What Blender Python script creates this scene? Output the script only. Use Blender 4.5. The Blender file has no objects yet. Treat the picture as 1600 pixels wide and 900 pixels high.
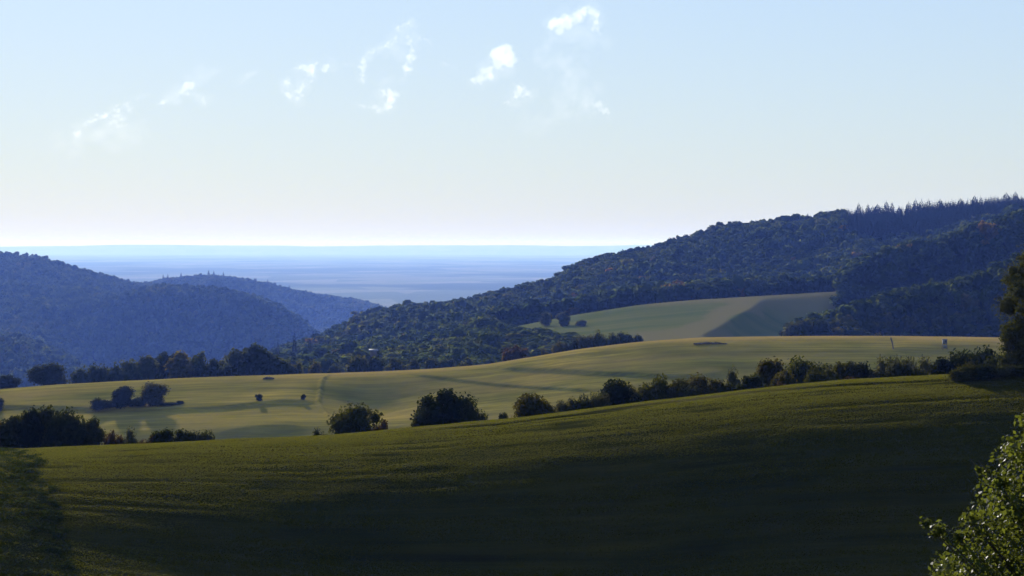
import bpy, math, random
import numpy as np

# ---------------------------------------------------------------- camera, sky, sun, exposure
scene = bpy.context.scene
COL = scene.collection
F = 2986.0          # focal length in pixels of a 1600 pixel wide picture (about 30 degrees across)
EYE = 385.0         # eye level line
cam_d = bpy.data.cameras.new('camera')
cam = bpy.data.objects.new('camera', cam_d)
COL.objects.link(cam)
cam_d.sensor_width = 36.0
cam_d.lens = 36.0 * F / 1600.0
cam_d.shift_y = -(450.0 - EYE) / 1600.0
cam_d.clip_start = 0.5
cam_d.clip_end = 200000.0
cam.location = (0, 0, 0)
cam.rotation_euler = (math.radians(90), 0, 0)
scene.camera = cam

SUN_AZ = math.radians(-15)      # left of the view direction (+Y)
SUN_EL = math.radians(16)
world = bpy.data.worlds.new('World')
scene.world = world
world.use_nodes = True
wn = world.node_tree.nodes
wl = world.node_tree.links
bg = wn['Background']
sky = wn.new('ShaderNodeTexSky')
sky.sky_type = 'NISHITA'
sky.sun_disc = False
sky.sun_elevation = SUN_EL
sky.sun_rotation = SUN_AZ
sky.air_density = 1.65
sky.dust_density = 0.08
sky.ozone_density = 0.5
sky.altitude = 300
bg.inputs['Strength'].default_value = 0.15
thin = wn.new('ShaderNodeGamma')            # a milky late-summer sky is flatter than the clear model
thin.inputs['Gamma'].default_value = 0.45
wl.new(sky.outputs[0], thin.inputs['Color'])
hue = wn.new('ShaderNodeHueSaturation')
hue.inputs['Saturation'].default_value = 1.0
wl.new(thin.outputs[0], hue.inputs['Color'])
warm = wn.new('ShaderNodeMix'); warm.data_type = 'RGBA'; warm.blend_type = 'MULTIPLY'
warm.inputs[0].default_value = 1.0
warm.inputs[7].default_value = (0.655, 0.835, 1.26, 1)
wl.new(hue.outputs[0], warm.inputs[6])
wl.new(warm.outputs[2], bg.inputs['Color'])

sun_d = bpy.data.lights.new('sun', 'SUN')
sun_d.energy = 3.1
sun_d.angle = math.radians(0.5)
sun_d.color = (1.0, 0.94, 0.86)
sun = bpy.data.objects.new('sun', sun_d)
COL.objects.link(sun)
# lamp points along its -Z: towards the ground from the sun's place
sun.rotation_euler = (math.radians(90) - SUN_EL, 0, -SUN_AZ + math.radians(180))
sun.location = (-200, 300, 400)

scene.view_settings.view_transform = 'Standard'
scene.view_settings.look = 'None'
scene.view_settings.exposure = 1.15
scene.view_settings.gamma = 1.0
scene.view_settings.use_curve_mapping = False
scene.cycles.use_denoising = True
try:
    scene.cycles.denoiser = 'OPENIMAGEDENOISE'
except Exception:
    pass
scene.cycles.volume_bounces = 0
scene.cycles.max_bounces = 6
scene.cycles.diffuse_bounces = 2
scene.cycles.transmission_bounces = 2
scene.cycles.sample_clamp_indirect = 4.0

HAZE_DENSITY = 4.8e-5
HAZE_COLOR = (0.16, 0.30, 1.0)
HAZE_ANISO = 0.2
CLOUD_DENSITY = 0.0010

# ---------------------------------------------------------------- helpers
rng = np.random.default_rng(7)
random.seed(7)


def tag(o, label=None, cat=None, group=None, kind=None):
    if label: o['label'] = label
    if cat: o['category'] = cat
    if group: o['group'] = group
    if kind: o['kind'] = kind
    return o


def np_mesh(name, V, polys, smooth=False, attrs=None):
    """polys: list of (n, k) int arrays"""
    me = bpy.data.meshes.new(name)
    V = np.ascontiguousarray(V, dtype=np.float32)
    me.vertices.add(len(V))
    me.vertices.foreach_set('co', V.ravel())
    idx = np.concatenate([p.ravel() for p in polys]).astype(np.int32)
    sizes = np.concatenate([np.full(len(p), p.shape[1], dtype=np.int32) for p in polys])
    starts = np.zeros(len(sizes), dtype=np.int32)
    starts[1:] = np.cumsum(sizes)[:-1]
    me.loops.add(len(idx))
    me.loops.foreach_set('vertex_index', idx)
    me.polygons.add(len(sizes))
    me.polygons.foreach_set('loop_start', starts)
    if smooth:
        me.polygons.foreach_set('use_smooth', np.ones(len(sizes), dtype=bool))
    if attrs:
        for an, (dom, data) in attrs.items():
            a = me.attributes.new(an, 'FLOAT', dom)
            a.data.foreach_set('value', np.ascontiguousarray(data, dtype=np.float32))
    me.update(calc_edges=True)
    me.validate()
    return me


def link(name, me, mat=None, parent=None):
    o = bpy.data.objects.new(name, me)
    COL.objects.link(o)
    if mat and me is not None and len(me.materials) == 0:
        me.materials.append(mat)
    if parent: o.parent = parent
    return o


def empty(name, loc):
    o = bpy.data.objects.new(name, None)
    o.empty_display_size = 1.0
    COL.objects.link(o)
    o.location = loc
    return o


def _hash(ix, iy, seed):
    h = (ix.astype(np.int64) * 374761393 + iy.astype(np.int64) * 668265263 + seed * 1274126177) & 0x7fffffff
    h = ((h ^ (h >> 13)) * 1274126177) & 0x7fffffff
    return ((h ^ (h >> 16)) & 0xffff) / 65535.0


def vnoise(x, y, seed=0):
    ix = np.floor(x); iy = np.floor(y)
    fx = x - ix; fy = y - iy
    fx = fx * fx * (3 - 2 * fx); fy = fy * fy * (3 - 2 * fy)
    a = _hash(ix, iy, seed); b = _hash(ix + 1, iy, seed)
    c = _hash(ix, iy + 1, seed); d = _hash(ix + 1, iy + 1, seed)
    return (a * (1 - fx) + b * fx) * (1 - fy) + (c * (1 - fx) + d * fx) * fy - 0.5


def fbm(x, y, seed=0, oct=4):
    s = 0; a = 1.0; f = 1.0
    for k in range(oct):
        s = s + a * vnoise(x * f + 17.3 * k, y * f - 9.1 * k, seed + k)
        a *= 0.5; f *= 2.03
    return s


def sstep(a, b, x):
    t = np.clip((x - a) / (b - a), 0, 1)
    return t * t * (3 - 2 * t)


# ---------------------------------------------------------------- the lie of the land
RK = np.array([0, 300, 445, 520, 760, 1095, 1420, 1560, 1730, 2150, 3000, 3450, 4500, 5400, 6600, 7900.0])
RV = np.array([0, 165, 244.75, 286, 500, 821.25, 1065, 1220, 1440, 1900, 3000, 4000, 5450, 6800, 8500, 10300.0])


def R(y):
    """true distance in metres for a station y of the survey below (monotone cubic)"""
    y = np.asarray(y, float)
    h = np.diff(RK); d = np.diff(RV) / h
    m = np.empty(len(RK)); m[0] = d[0]; m[-1] = d[-1]
    w1 = 2 * h[1:] + h[:-1]; w2 = h[1:] + 2 * h[:-1]
    m[1:-1] = (w1 + w2) / (w1 / d[:-1] + w2 / d[1:])
    k = np.clip(np.searchsorted(RK, y) - 1, 0, len(h) - 1)
    t = (y - RK[k]) / h[k]
    r = (1 + 2 * t) * (1 - t) ** 2 * RV[k] + t * (1 - t) ** 2 * h[k] * m[k] + t * t * (3 - 2 * t) * RV[k + 1] + t * t * (t - 1) * h[k] * m[k + 1]
    return np.where(y <= 520, y * 0.55, r)


XM0, XM1, NC = -560.0, 2160.0, 860
XC = np.linspace(XM0, XM1, NC)
UC = (XC - 800.0) / F


def curve(pts, smooth=14):
    p = np.array(pts, dtype=float)
    c = np.interp(XC, p[:, 0], p[:, 1])
    k = int(smooth / ((XM1 - XM0) / NC))
    if k > 1:
        w = np.hanning(2 * k + 3)[1:-1]; w /= w.sum()
        pad = len(w) // 2
        # linear extension at both ends
        e0 = c[0] + (c[0] - c[1]) * np.arange(pad, 0, -1)
        e1 = c[-1] + (c[-1] - c[-2]) * np.arange(1, pad + 1)
        c = np.convolve(np.concatenate([e0, c, e1]), w, mode='valid')
    return c


def const(v):
    return np.full(NC, float(v))


NODES = []      # (y, S=z/y) per column


def node_px(y, Ypx):
    NODES.append((const(y), (EYE - Ypx) / F))
    return (EYE - Ypx) / F


def node_s(y, S):
    NODES.append((const(y), S))
    return S


near_crest = curve([(-560, 722), (0, 703), (160, 697), (340, 688), (500, 681), (640, 671), (800, 656), (900, 645),
                    (1000, 633), (1100, 621), (1200, 609), (1300, 599), (1400, 592), (1500, 586), (1600, 580), (2160, 560)], 40)
mid_crest = curve([(-560, 650), (0, 608), (100, 600), (300, 590), (450, 585), (600, 580), (680, 576), (760, 569),
                   (830, 558), (900, 546), (1000, 534), (1100, 527), (1250, 525), (1400, 525), (1560, 527), (1700, 530), (2160, 545)], 30)
spur_a = curve([(-560, 660), (0, 630), (300, 612), (600, 590), (700, 576), (830, 550), (1000, 537), (1100, 531),
                (1240, 528), (1290, 520), (1340, 507), (1400, 484), (1450, 472), (1530, 458), (1600, 424), (1800, 395), (2160, 380)], 24)
upper_crest = curve([(-560, 770), (0, 700), (300, 640), (430, 592), (500, 580), (600, 562), (700, 543), (790, 513), (900, 491),
                     (1000, 476), (1100, 467), (1200, 461), (1310, 456), (1345, 436), (1400, 412), (1450, 398), (1500, 373),
                     (1560, 359), (1600, 353), (2160, 310)], 14)
ridge_d = curve([(-560, 760), (0, 680), (300, 610), (430, 566), (500, 548), (560, 520), (640, 493), (750, 470), (865, 448),
                 (905, 425), (960, 411), (1040, 388), (1120, 365), (1200, 360), (1260, 355), (1330, 350), (1450, 343),
                 (1550, 333), (1600, 328), (2160, 300)], 16)
low_left = curve([(-560, 505), (0, 530), (60, 541), (110, 572), (160, 604), (300, 625), (430, 620), (600, 600), (800, 600), (2160, 600)], 16)
mid_left = curve([(-560, 455), (0, 476), (100, 478), (180, 472), (250, 459), (330, 466), (400, 478), (470, 506), (520, 536),
                  (560, 556), (700, 590), (2160, 600)], 16)
hill_l1 = curve([(-560, 372), (0, 412), (60, 416), (130, 433), (200, 448), (280, 460), (350, 472), (450, 505), (520, 535),
                 (600, 560), (2160, 600)], 16)
hill_l2 = curve([(-560, 430), (100, 458), (200, 450), (250, 437), (330, 435), (400, 445), (480, 462), (560, 469), (600, 480), (640, 494),
                 (700, 515), (800, 540), (2160, 560)], 16)
PLAIN = -345.0

left_w = sstep(800, 420, XC)           # 1 on the left
right_w = 1 - left_w
fieldw = sstep(760, 840, XC) * sstep(1345, 1290, XC)   # where the upper field lies
spurw = sstep(1290, 1380, XC)

n_w = {}
s_nc = (EYE - near_crest) / F
zc = s_nc * 445.0
c_near = np.interp(XC, [0, 500, 1000, 1600], [0.0041, 0.0061, 0.0074, 0.0078])
node_s(170, const(-0.262))
node_s(296, const(-0.2175))
for d in (90.0, 78.0, 62.0, 46.0, 30.0, 15.0):
    node_s(445.0 - d, (zc - s_nc * d - c_near * d * d / 2) / (445.0 - d))
node_s(445, s_nc)
node_s(520, s_nc - 7.0 / 520)
node_s(760, s_nc - 20.0 / 760)
s_mc = (EYE - mid_crest) / F
zm = s_mc * 1300.0
sl_m = np.interp(XC, [0, 500, 900, 1400], [0.112, 0.13, 0.175, 0.21])
node_s(1060, np.minimum((zm - sl_m * 250) / 1060, s_nc - 4.0 / 1060))
for d in (180.0, 130.0, 90.0, 55.0, 35.0, 18.0):
    dd = min(d, 55.0)
    zz = zm - (s_mc * dd + (sl_m - s_mc) * dd * dd / 110.0) - sl_m * max(0.0, d - 55.0)
    node_s(1300.0 - d, zz / (1300.0 - d))
node_s(1300, s_mc)
node_s(1420, s_mc - 9.0 / 1420)
node_s(1560, s_mc - (16.0 + 10 * left_w) / 1560)
s_a = (EYE - spur_a) / F
node_s(1660, spurw * (s_mc - 17.0 / R(1660)) + (1 - spurw) * (0.45 * (s_mc - (16.0 + 10 * left_w) / 1560) + 0.55 * s_a))
node_s(1730, s_a)
s_b = (EYE - upper_crest) / F
node_s(1900, s_a * (0.55 + 0.45 * spurw) + s_b * 0.45 * (1 - spurw) - spurw * 30.0 / R(1900))
node_s(2030, (s_a * 0.25 + s_b * 0.75) * (1 - spurw) + spurw * (s_a - 45.0 / R(2030)))
node_s(2150, s_b)
ridge_d = ridge_d + 7 * sstep(560, 660, XC) * sstep(1330, 1260, XC)
s_d = (EYE - ridge_d) / F
node_s(2400, (s_b * 0.72 + s_d * 0.28) * (1 - (fieldw + spurw)) + (fieldw + spurw) * (s_b - (10.0 + 28.0 * spurw) / 2400))
node_s(3000, s_d)
s_ll = (EYE - low_left) / F
node_s(3450, np.where(True, s_ll * left_w + (s_d - 45.0 / 3450) * right_w, 0))
s_ml = (EYE - mid_left) / F
node_s(3850, (s_ll - 12.0 / 3850) * left_w + (s_d - 110.0 / 3850) * right_w)
node_s(4500, np.maximum(s_ml * left_w + (s_d - 190.0 / 4500) * right_w, -0.075))
s_l1 = (EYE - hill_l1) / F
mlw = sstep(120, 260, XC)
node_s(4900, np.maximum(((s_ml * 0.5 + s_l1 * 0.5) * (1 - mlw) + mlw * (s_ml - 45.0 / 4900)) * left_w + (PLAIN / R(4900)) * right_w, PLAIN / R(4900)))
node_s(5400, np.maximum(s_l1 * left_w + ((PLAIN - 4) / R(5400)) * right_w, (PLAIN - 4) / R(5400)))
node_s(5900, np.maximum((s_l1 - 30.0 / 5900) * left_w + ((PLAIN - 4) / R(5900)) * right_w, (PLAIN - 4) / R(5900)))
s_l2 = (EYE - hill_l2) / F
node_s(6600, np.maximum(s_l2 * sstep(760, 660, XC) + ((PLAIN - 6) / R(6600)) * sstep(660, 760, XC), (PLAIN - 6) / R(6600)))
node_s(7900, const((PLAIN - 12) / R(7900)))

NY = np.array([n[0] for n in NODES])      # nodes x columns
NS = np.array([n[1] for n in NODES])


def slopes(NYc, NSc):
    h = np.diff(NYc, axis=0); d = np.diff(NSc, axis=0) / h
    m = np.zeros_like(NSc)
    w1 = 2 * h[1:] + h[:-1]; w2 = h[1:] + 2 * h[:-1]
    same = d[:-1] * d[1:] > 0
    with np.errstate(divide='ignore', invalid='ignore'):
        hm = (w1 + w2) / (w1 / d[:-1] + w2 / d[1:])
    m[1:-1] = np.where(same, hm, 0)
    m[0] = d[0]; m[-1] = d[-1]
    return m


NM = slopes(NY, NS)
YN = NY[:, 0].copy()


def base_s(u, y):
    """slope z/y of the undetailed ground at arrays u, y"""
    u = np.asarray(u, float); y = np.asarray(y, float)
    ci = np.clip((u - UC[0]) / (UC[1] - UC[0]), 0, NC - 1.001)
    c0 = ci.astype(int); fc = ci - c0
    k = np.clip(np.searchsorted(YN, y) - 1, 0, len(YN) - 2)
    h = YN[k + 1] - YN[k]
    t = np.clip((y - YN[k]) / h, 0, 1)
    h00 = (1 + 2 * t) * (1 - t) ** 2; h10 = t * (1 - t) ** 2
    h01 = t * t * (3 - 2 * t); h11 = t * t * (t - 1)

    def ev(c):
        return h00 * NS[k, c] + h10 * h * NM[k, c] + h01 * NS[k + 1, c] + h11 * h * NM[k + 1, c]
    return ev(c0) * (1 - fc) + ev(c0 + 1) * fc


def hit(X, Y, y0, y1):
    """distance at which the pixel ray (X, Y) meets the undetailed ground, coming back from y1"""
    ys = np.linspace(y0, y1, 1500)
    s = base_s(np.full(1500, (X - 800) / F), ys)
    tgt = (EYE - Y) / F
    ok = np.where(s >= tgt)[0]
    return float(ys[ok[0]]) if len(ok) else float(y1)


# grassy banks (terrace steps): ground beyond the line stands higher than the ground before it
BANKS = []


def bank(pts, height, run, y0, y1, width=1.6, fade=25):
    X = np.array([p[0] for p in pts], float)
    D = np.array([hit(p[0], p[1], y0, y1) for p in pts])
    BANKS.append((X, D, height, run, width, fade))


bank([(-60, 634), (60, 637), (150, 640), (290, 640), (350, 637), (400, 631), (440, 627), (494, 627)], 1.7, 40, 1096, 1300, 1.0)
bank([(330, 680), (370, 673), (420, 668), (470, 667)], 1.0, 30, 1096, 1300, 1.5)
bank([(345, 688), (400, 678), (450, 672), (480, 671)], 0.9, 30, 1096, 1300, 1.5)
bank([(640, 585), (700, 592), (770, 601), (840, 606), (930, 612)], 0.9, 40, 1096, 1300, 2.0)
bank([(780, 577), (880, 580), (960, 584), (1030, 588), (1100, 588), (1150, 581)], 1.3, 40, 1096, 1300, 2.0)
bank([(1390, 545), (1440, 544), (1490, 543), (1550, 546)], 1.2, 30, 1096, 1300, 1.6)


def H(u, y):
    u = np.asarray(u, float); y = np.asarray(y, float)
    z = base_s(u, y) * y
    X = u * F + 800
    x = u * y
    for (bx, bd, hgt, run, wid, fade) in BANKS:
        d = np.interp(X, bx, bd)
        inx = sstep(bx[0] - 2, bx[0] + fade, X) * sstep(bx[-1] + 2, bx[-1] - fade, X)
        r = y - d
        up = sstep(-wid, wid, r) * sstep(run, 4, r) * 0.55 - 0.45 * sstep(wid, -wid, r) * sstep(-run, -4, r)
        z = z + hgt * up * inx
    # verge bank along the crest of the near field
    d = 431 + 3 * np.sin(X / 140.0)
    inx = sstep(560, 760, X) * sstep(1500, 1470, X)
    z = z + 0.45 * sstep(-1.0, 1.0, y - d) * sstep(470, 452, y) * inx
    # hollow in the middle field, plus a ridge added for its line of shade
    z = z - 7.5 * np.exp(-((X - 590) / 75.0) ** 2 - ((y - 1190) / 42.0) ** 2)
    shade_ridge_x = np.interp(y, [1120, 1190, 1250, 1290], [520, 497, 503, 520])
    z = z + 1.3 * np.exp(-((X - shade_ridge_x) / 3.0) ** 2) * sstep(1110, 1130, y) * sstep(1290, 1260, y)
    # shaded side valley in the upper field
    crease = np.interp(y, [1740, 1850, 2000, 2150], [1085, 1125, 1170, 1205])
    t = np.clip((X - crease) / 85.0, 0, 1)
    prof = np.where(t < 0.8, np.sin(np.clip(t / 0.8, 0, 1) * math.pi / 2), 1) * sstep(1400, 1325, X)
    z = z - 24.0 * prof * sstep(1735, 1800, y) * sstep(2150, 2050, y)
    # small undulation
    amp = np.interp(y, [0, 300, 1000, 2000, 5000], [0.2, 0.35, 0.6, 2.0, 6.0])
    lam = np.interp(y, [0, 300, 1000, 2000, 5000], [14, 24, 45, 130, 380])
    z = z + amp * fbm(x / 24.0, y / 24.0, 3, 3) * sstep(1500, 900, y) + amp * fbm(x / 150.0, y / 150.0, 5, 3) * sstep(1300, 1800, y)
    wood = sstep(1700, 1800, y) * np.where((y < 2200) & (X > 800) & (X < 1320), 0.0, 1.0)
    z = z + wood * np.interp(y, [1700, 2400, 4000, 6000], [4.0, 13.0, 30.0, 34.0]) * vnoise((x + 0.35 * y) / np.interp(y, [2000, 5000], [120, 260]), y / np.interp(y, [2000, 5000], [330, 600]), 8)
    return z


def ground(X, y):
    u = (X - 800.0) / F
    t = float(R(y))
    return (u * t, t, float(H(np.array([u]), np.array([y]))[0]) / y * t)


# ---------------------------------------------------------------- materials
def new_mat(name):
    m = bpy.data.materials.new(name)
    m.use_nodes = True
    nt = m.node_tree
    return m, nt, nt.nodes, nt.links, nt.nodes['Principled BSDF']


def ground_mat(name):
    m = bpy.data.materials.new(name)
    m.use_nodes = True
    nt = m.node_tree
    nt.nodes.remove(nt.nodes['Principled BSDF'])
    d = nt.nodes.new('ShaderNodeBsdfDiffuse')
    d.inputs['Roughness'].default_value = 0.0
    nt.links.new(d.outputs[0], nt.nodes['Material Output'].inputs['Surface'])
    return m, nt, nt.nodes, nt.links, d


def math_node(nt, op, a, b=None):
    n = nt.nodes.new('ShaderNodeMath'); n.operation = op
    for i, v in enumerate((a, b)):
        if v is None: continue
        if isinstance(v, (int, float)): n.inputs[i].default_value = v
        else: nt.links.new(v, n.inputs[i])
    return n.outputs[0]


def mix_col(nt, fac, a, b, mode='MIX'):
    n = nt.nodes.new('ShaderNodeMix'); n.data_type = 'RGBA'; n.blend_type = mode
    for sock, v in ((n.inputs[0], fac), (n.inputs[6], a), (n.inputs[7], b)):
        if isinstance(v, (int, float)): sock.default_value = v
        elif isinstance(v, tuple): sock.default_value = (*v, 1.0)
        else: nt.links.new(v, sock)
    return n.outputs[2]


def noise_node(nt, vec, scale, detail=4, rough=0.55, dist=0.0):
    n = nt.nodes.new('ShaderNodeTexNoise')
    n.inputs['Scale'].default_value = scale
    n.inputs['Detail'].default_value = detail
    n.inputs['Roughness'].default_value = rough
    n.inputs['Distortion'].default_value = dist
    if vec is not None: nt.links.new(vec, n.inputs['Vector'])
    return n.outputs['Fac']


def ramp(nt, fac, stops):
    n = nt.nodes.new('ShaderNodeValToRGB')
    el = n.color_ramp.elements
    while len(el) < len(stops): el.new(0.5)
    for e, (p, c) in zip(el, stops):
        e.position = p
        e.color = (*c, 1.0) if len(c) == 3 else c
    nt.links.new(fac, n.inputs['Fac'])
    return n.outputs['Color']


def mapping(nt, vec, scale=(1, 1, 1), rot=(0, 0, 0)):
    n = nt.nodes.new('ShaderNodeMapping')
    n.inputs['Scale'].default_value = scale
    n.inputs['Rotation'].default_value = rot
    nt.links.new(vec, n.inputs['Vector'])
    return n.outputs[0]


def grass_mat(name, c_dark, c_mid, c_light, c_dry, scale, streak, bump=0.5, bscale=1.0, sdir=0.1):
    m, nt, N, L, p = ground_mat(name)
    tc = N.new('ShaderNodeTexCoord').outputs['Object']
    big = noise_node(nt, tc, scale, 5, 0.6)
    col = ramp(nt, big, [(0.28, c_dark), (0.5, c_mid), (0.72, c_light)])
    st = noise_node(nt, mapping(nt, tc, (streak[0], streak[1], streak[1]), (0, 0, sdir)), 1.0, 4, 0.65)
    col = mix_col(nt, 0.8, col, ramp(nt, st, [(0.3, (0.5, 0.55, 0.5)), (0.7, (1.5, 1.42, 1.4))]), 'MULTIPLY')
    s2_ = noise_node(nt, mapping(nt, tc, (streak[0] * 1.5, streak[1] * 4, streak[1] * 4), (0, 0, sdir - 0.12)), 1.0, 3, 0.6)
    col = mix_col(nt, 0.5, col, ramp(nt, s2_, [(0.35, (0.6, 0.6, 0.6)), (0.65, (1.35, 1.35, 1.35))]), 'MULTIPLY')
    at = N.new('ShaderNodeAttribute'); at.attribute_name = 'dry'
    fine = noise_node(nt, tc, scale * 9, 4, 0.7)
    dryf = math_node(nt, 'MULTIPLY', at.outputs['Fac'], ramp(nt, fine, [(0.25, (0.5, 0.5, 0.5)), (0.6, (1, 1, 1))]))
    col = mix_col(nt, dryf, col, c_dry)
    L.new(col, p.inputs['Color'])
    b = N.new('ShaderNodeBump')
    b.inputs['Strength'].default_value = bump
    b.inputs['Distance'].default_value = bscale
    bh = noise_node(nt, tc, 0.9 / bscale, 6, 0.75)
    L.new(bh, b.inputs['Height'])
    L.new(b.outputs[0], p.inputs['Normal'])
    return m


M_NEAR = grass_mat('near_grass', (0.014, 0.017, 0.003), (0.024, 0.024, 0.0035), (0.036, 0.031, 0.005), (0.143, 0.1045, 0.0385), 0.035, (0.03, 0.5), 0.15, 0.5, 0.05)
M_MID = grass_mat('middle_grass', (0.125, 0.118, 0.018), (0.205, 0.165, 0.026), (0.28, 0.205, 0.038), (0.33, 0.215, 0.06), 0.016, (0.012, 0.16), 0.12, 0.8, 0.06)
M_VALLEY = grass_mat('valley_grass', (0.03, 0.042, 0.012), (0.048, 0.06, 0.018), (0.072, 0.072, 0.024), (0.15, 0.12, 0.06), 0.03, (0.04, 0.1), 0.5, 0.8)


def hills_mat():
    m, nt, N, L, p = ground_mat('hill_ground')
    tc = N.new('ShaderNodeTexCoord').outputs['Object']
    at = N.new('ShaderNodeAttribute'); at.attribute_name = 'field'
    at2 = N.new('ShaderNodeAttribute'); at2.attribute_name = 'dry'
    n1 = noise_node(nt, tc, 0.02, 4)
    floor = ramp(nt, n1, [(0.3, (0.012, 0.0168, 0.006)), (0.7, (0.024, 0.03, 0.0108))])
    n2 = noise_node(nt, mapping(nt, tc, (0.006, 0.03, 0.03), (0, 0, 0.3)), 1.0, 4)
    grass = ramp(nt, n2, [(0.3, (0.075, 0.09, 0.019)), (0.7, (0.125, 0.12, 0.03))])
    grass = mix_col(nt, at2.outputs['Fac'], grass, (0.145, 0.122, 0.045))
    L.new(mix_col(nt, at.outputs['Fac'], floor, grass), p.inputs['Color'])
    return m


def plain_mat():
    m, nt, N, L, p = ground_mat('plain_ground')
    tc = N.new('ShaderNodeTexCoord').outputs['Object']
    v = N.new('ShaderNodeTexVoronoi'); v.inputs['Scale'].default_value = 0.0016
    L.new(mapping(nt, tc, (1, 0.5, 1)), v.inputs['Vector'])
    sep = N.new('ShaderNodeSeparateColor'); L.new(v.outputs['Color'], sep.inputs[0])
    c = ramp(nt, sep.outputs[0], [(0.0, (0.16, 0.18, 0.10)), (0.35, (0.18, 0.20, 0.11)), (0.4, (0.2, 0.22, 0.12)), (0.8, (0.24, 0.24, 0.15)), (1.0, (0.28, 0.27, 0.19))])
    n = noise_node(nt, mapping(nt, tc, (0.0003, 0.0002, 1)), 1.0, 4)
    wood = ramp(nt, n, [(0.5, (0, 0, 0)), (0.55, (1, 1, 1))])
    L.new(mix_col(nt, wood, c, (0.12, 0.14, 0.08)), p.inputs['Color'])
    return m


def leaf_mat(name, c_a, c_b, transl, t_amt=0.4, gloss=0.0, rough=0.9, autumn=None, tint_attr=False, patch=0.25):
    m, nt, N, L, p = new_mat(name)
    geo = N.new('ShaderNodeNewGeometry')
    oi = N.new('ShaderNodeObjectInfo')
    tc = N.new('ShaderNodeTexCoord').outputs['Object']
    col = mix_col(nt, geo.outputs['Random Per Island'], c_a, c_b)
    tcol = mix_col(nt, geo.outputs['Random Per Island'], tuple(0.7 * t for t in transl), tuple(1.25 * t for t in transl))
    if tint_attr:
        at = N.new('ShaderNodeAttribute'); at.attribute_name = 'tint'
        f = at.outputs['Fac']
    else:
        f = oi.outputs['Random']
    mul = ramp(nt, f, [(0.0, (0.4, 0.48, 0.45)), (0.5, (1, 1, 1)), (0.85, (1.35, 1.2, 0.95)), (0.97, (1.6, 1.2, 0.9)), (1.0, autumn or (1.6, 1.2, 0.9))])
    col = mix_col(nt, 1.0, col, mul, 'MULTIPLY')
    tcol = mix_col(nt, 1.0, tcol, mul, 'MULTIPLY')
    L.new(col, p.inputs['Base Color'])
    p.inputs['Roughness'].default_value = rough
    p.inputs['Specular IOR Level'].default_value = gloss
    tr = N.new('ShaderNodeBsdfTranslucent')
    L.new(tcol, tr.inputs['Color'])
    mx = N.new('ShaderNodeMixShader'); mx.inputs[0].default_value = t_amt
    L.new(p.outputs[0], mx.inputs[1]); L.new(tr.outputs[0], mx.inputs[2])
    if gloss == 0.0:
        d = N.new('ShaderNodeBsdfDiffuse'); L.new(col, d.inputs['Color'])
        L.new(d.outputs[0], mx.inputs[1]); N.remove(p)
    L.new(mx.outputs[0], N['Material Output'].inputs['Surface'])
    return m


def bark_mat(name, c1, c2, scale):
    m, nt, N, L, p = new_mat(name)
    tc = N.new('ShaderNodeTexCoord').outputs['Object']
    n = noise_node(nt, mapping(nt, tc, (scale, scale, scale * 0.2)), 1.0, 5, 0.7)
    L.new(ramp(nt, n, [(0.3, c1), (0.7, c2)]), p.inputs['Base Color'])
    p.inputs['Roughness'].default_value = 0.9
    b = N.new('ShaderNodeBump'); b.inputs['Strength'].default_value = 0.6; b.inputs['Distance'].default_value = 0.05
    L.new(n, b.inputs['Height']); L.new(b.outputs[0], p.inputs['Normal'])
    return m


def plain_colour(name, c1, c2, scale, rough=0.7):
    m, nt, N, L, p = new_mat(name)
    tc = N.new('ShaderNodeTexCoord').outputs['Object']
    n = noise_node(nt, tc, scale, 4, 0.6)
    L.new(ramp(nt, n, [(0.3, c1), (0.7, c2)]), p.inputs['Base Color'])
    p.inputs['Roughness'].default_value = rough
    return m


M_HILL = hills_mat()
M_PLAIN = plain_mat()
M_BARK = bark_mat('bark', (0.03, 0.022, 0.016), (0.09, 0.07, 0.05), 6)
M_LEAF = leaf_mat('hedge_leaf', (0.0126, 0.0182, 0.0042), (0.0266, 0.0315, 0.0077), (0.084, 0.0875, 0.0154), 0.3)
M_LEAF_PALE = leaf_mat('pale_leaf', (0.035, 0.0385, 0.0126), (0.056, 0.056, 0.0196), (0.119, 0.1085, 0.035), 0.35)
M_LEAF_RED = leaf_mat('russet_leaf', (0.035, 0.0238, 0.0098), (0.056, 0.0385, 0.014), (0.119, 0.07, 0.021), 0.35)
M_LEAF_FAR = leaf_mat('wood_leaf', (0.014, 0.0224, 0.0063), (0.0315, 0.042, 0.0112), (0.112, 0.119, 0.028), 0.34)
M_CONIFER = leaf_mat('needle', (0.0084, 0.0156, 0.0084), (0.0168, 0.0252, 0.012), (0.018, 0.03, 0.012), 0.12)
M_FOREST = leaf_mat('forest_leaf', (0.012, 0.022, 0.006), (0.024, 0.038, 0.010), (0.13, 0.165, 0.03), 0.34, tint_attr=True, autumn=(3.0, 1.25, 0.8))
M_NEARLEAF = leaf_mat('near_leaf', (0.028, 0.042, 0.010), (0.05, 0.062, 0.016), (0.20, 0.21, 0.022), 0.42, gloss=0.12, rough=0.5)
M_BIGLEAF = leaf_mat('big_tree_leaf', (0.021, 0.027, 0.0072), (0.042, 0.042, 0.012), (0.075, 0.085, 0.012), 0.32)


# ---------------------------------------------------------------- ground meshes
def grid_faces(nr, nc):
    r = np.arange(nr - 1)[:, None] * nc
    c = np.arange(nc - 1)[None, :]
    a = (r + c).ravel()
    return np.stack([a, a + 1, a + nc + 1, a + nc], 1)


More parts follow.
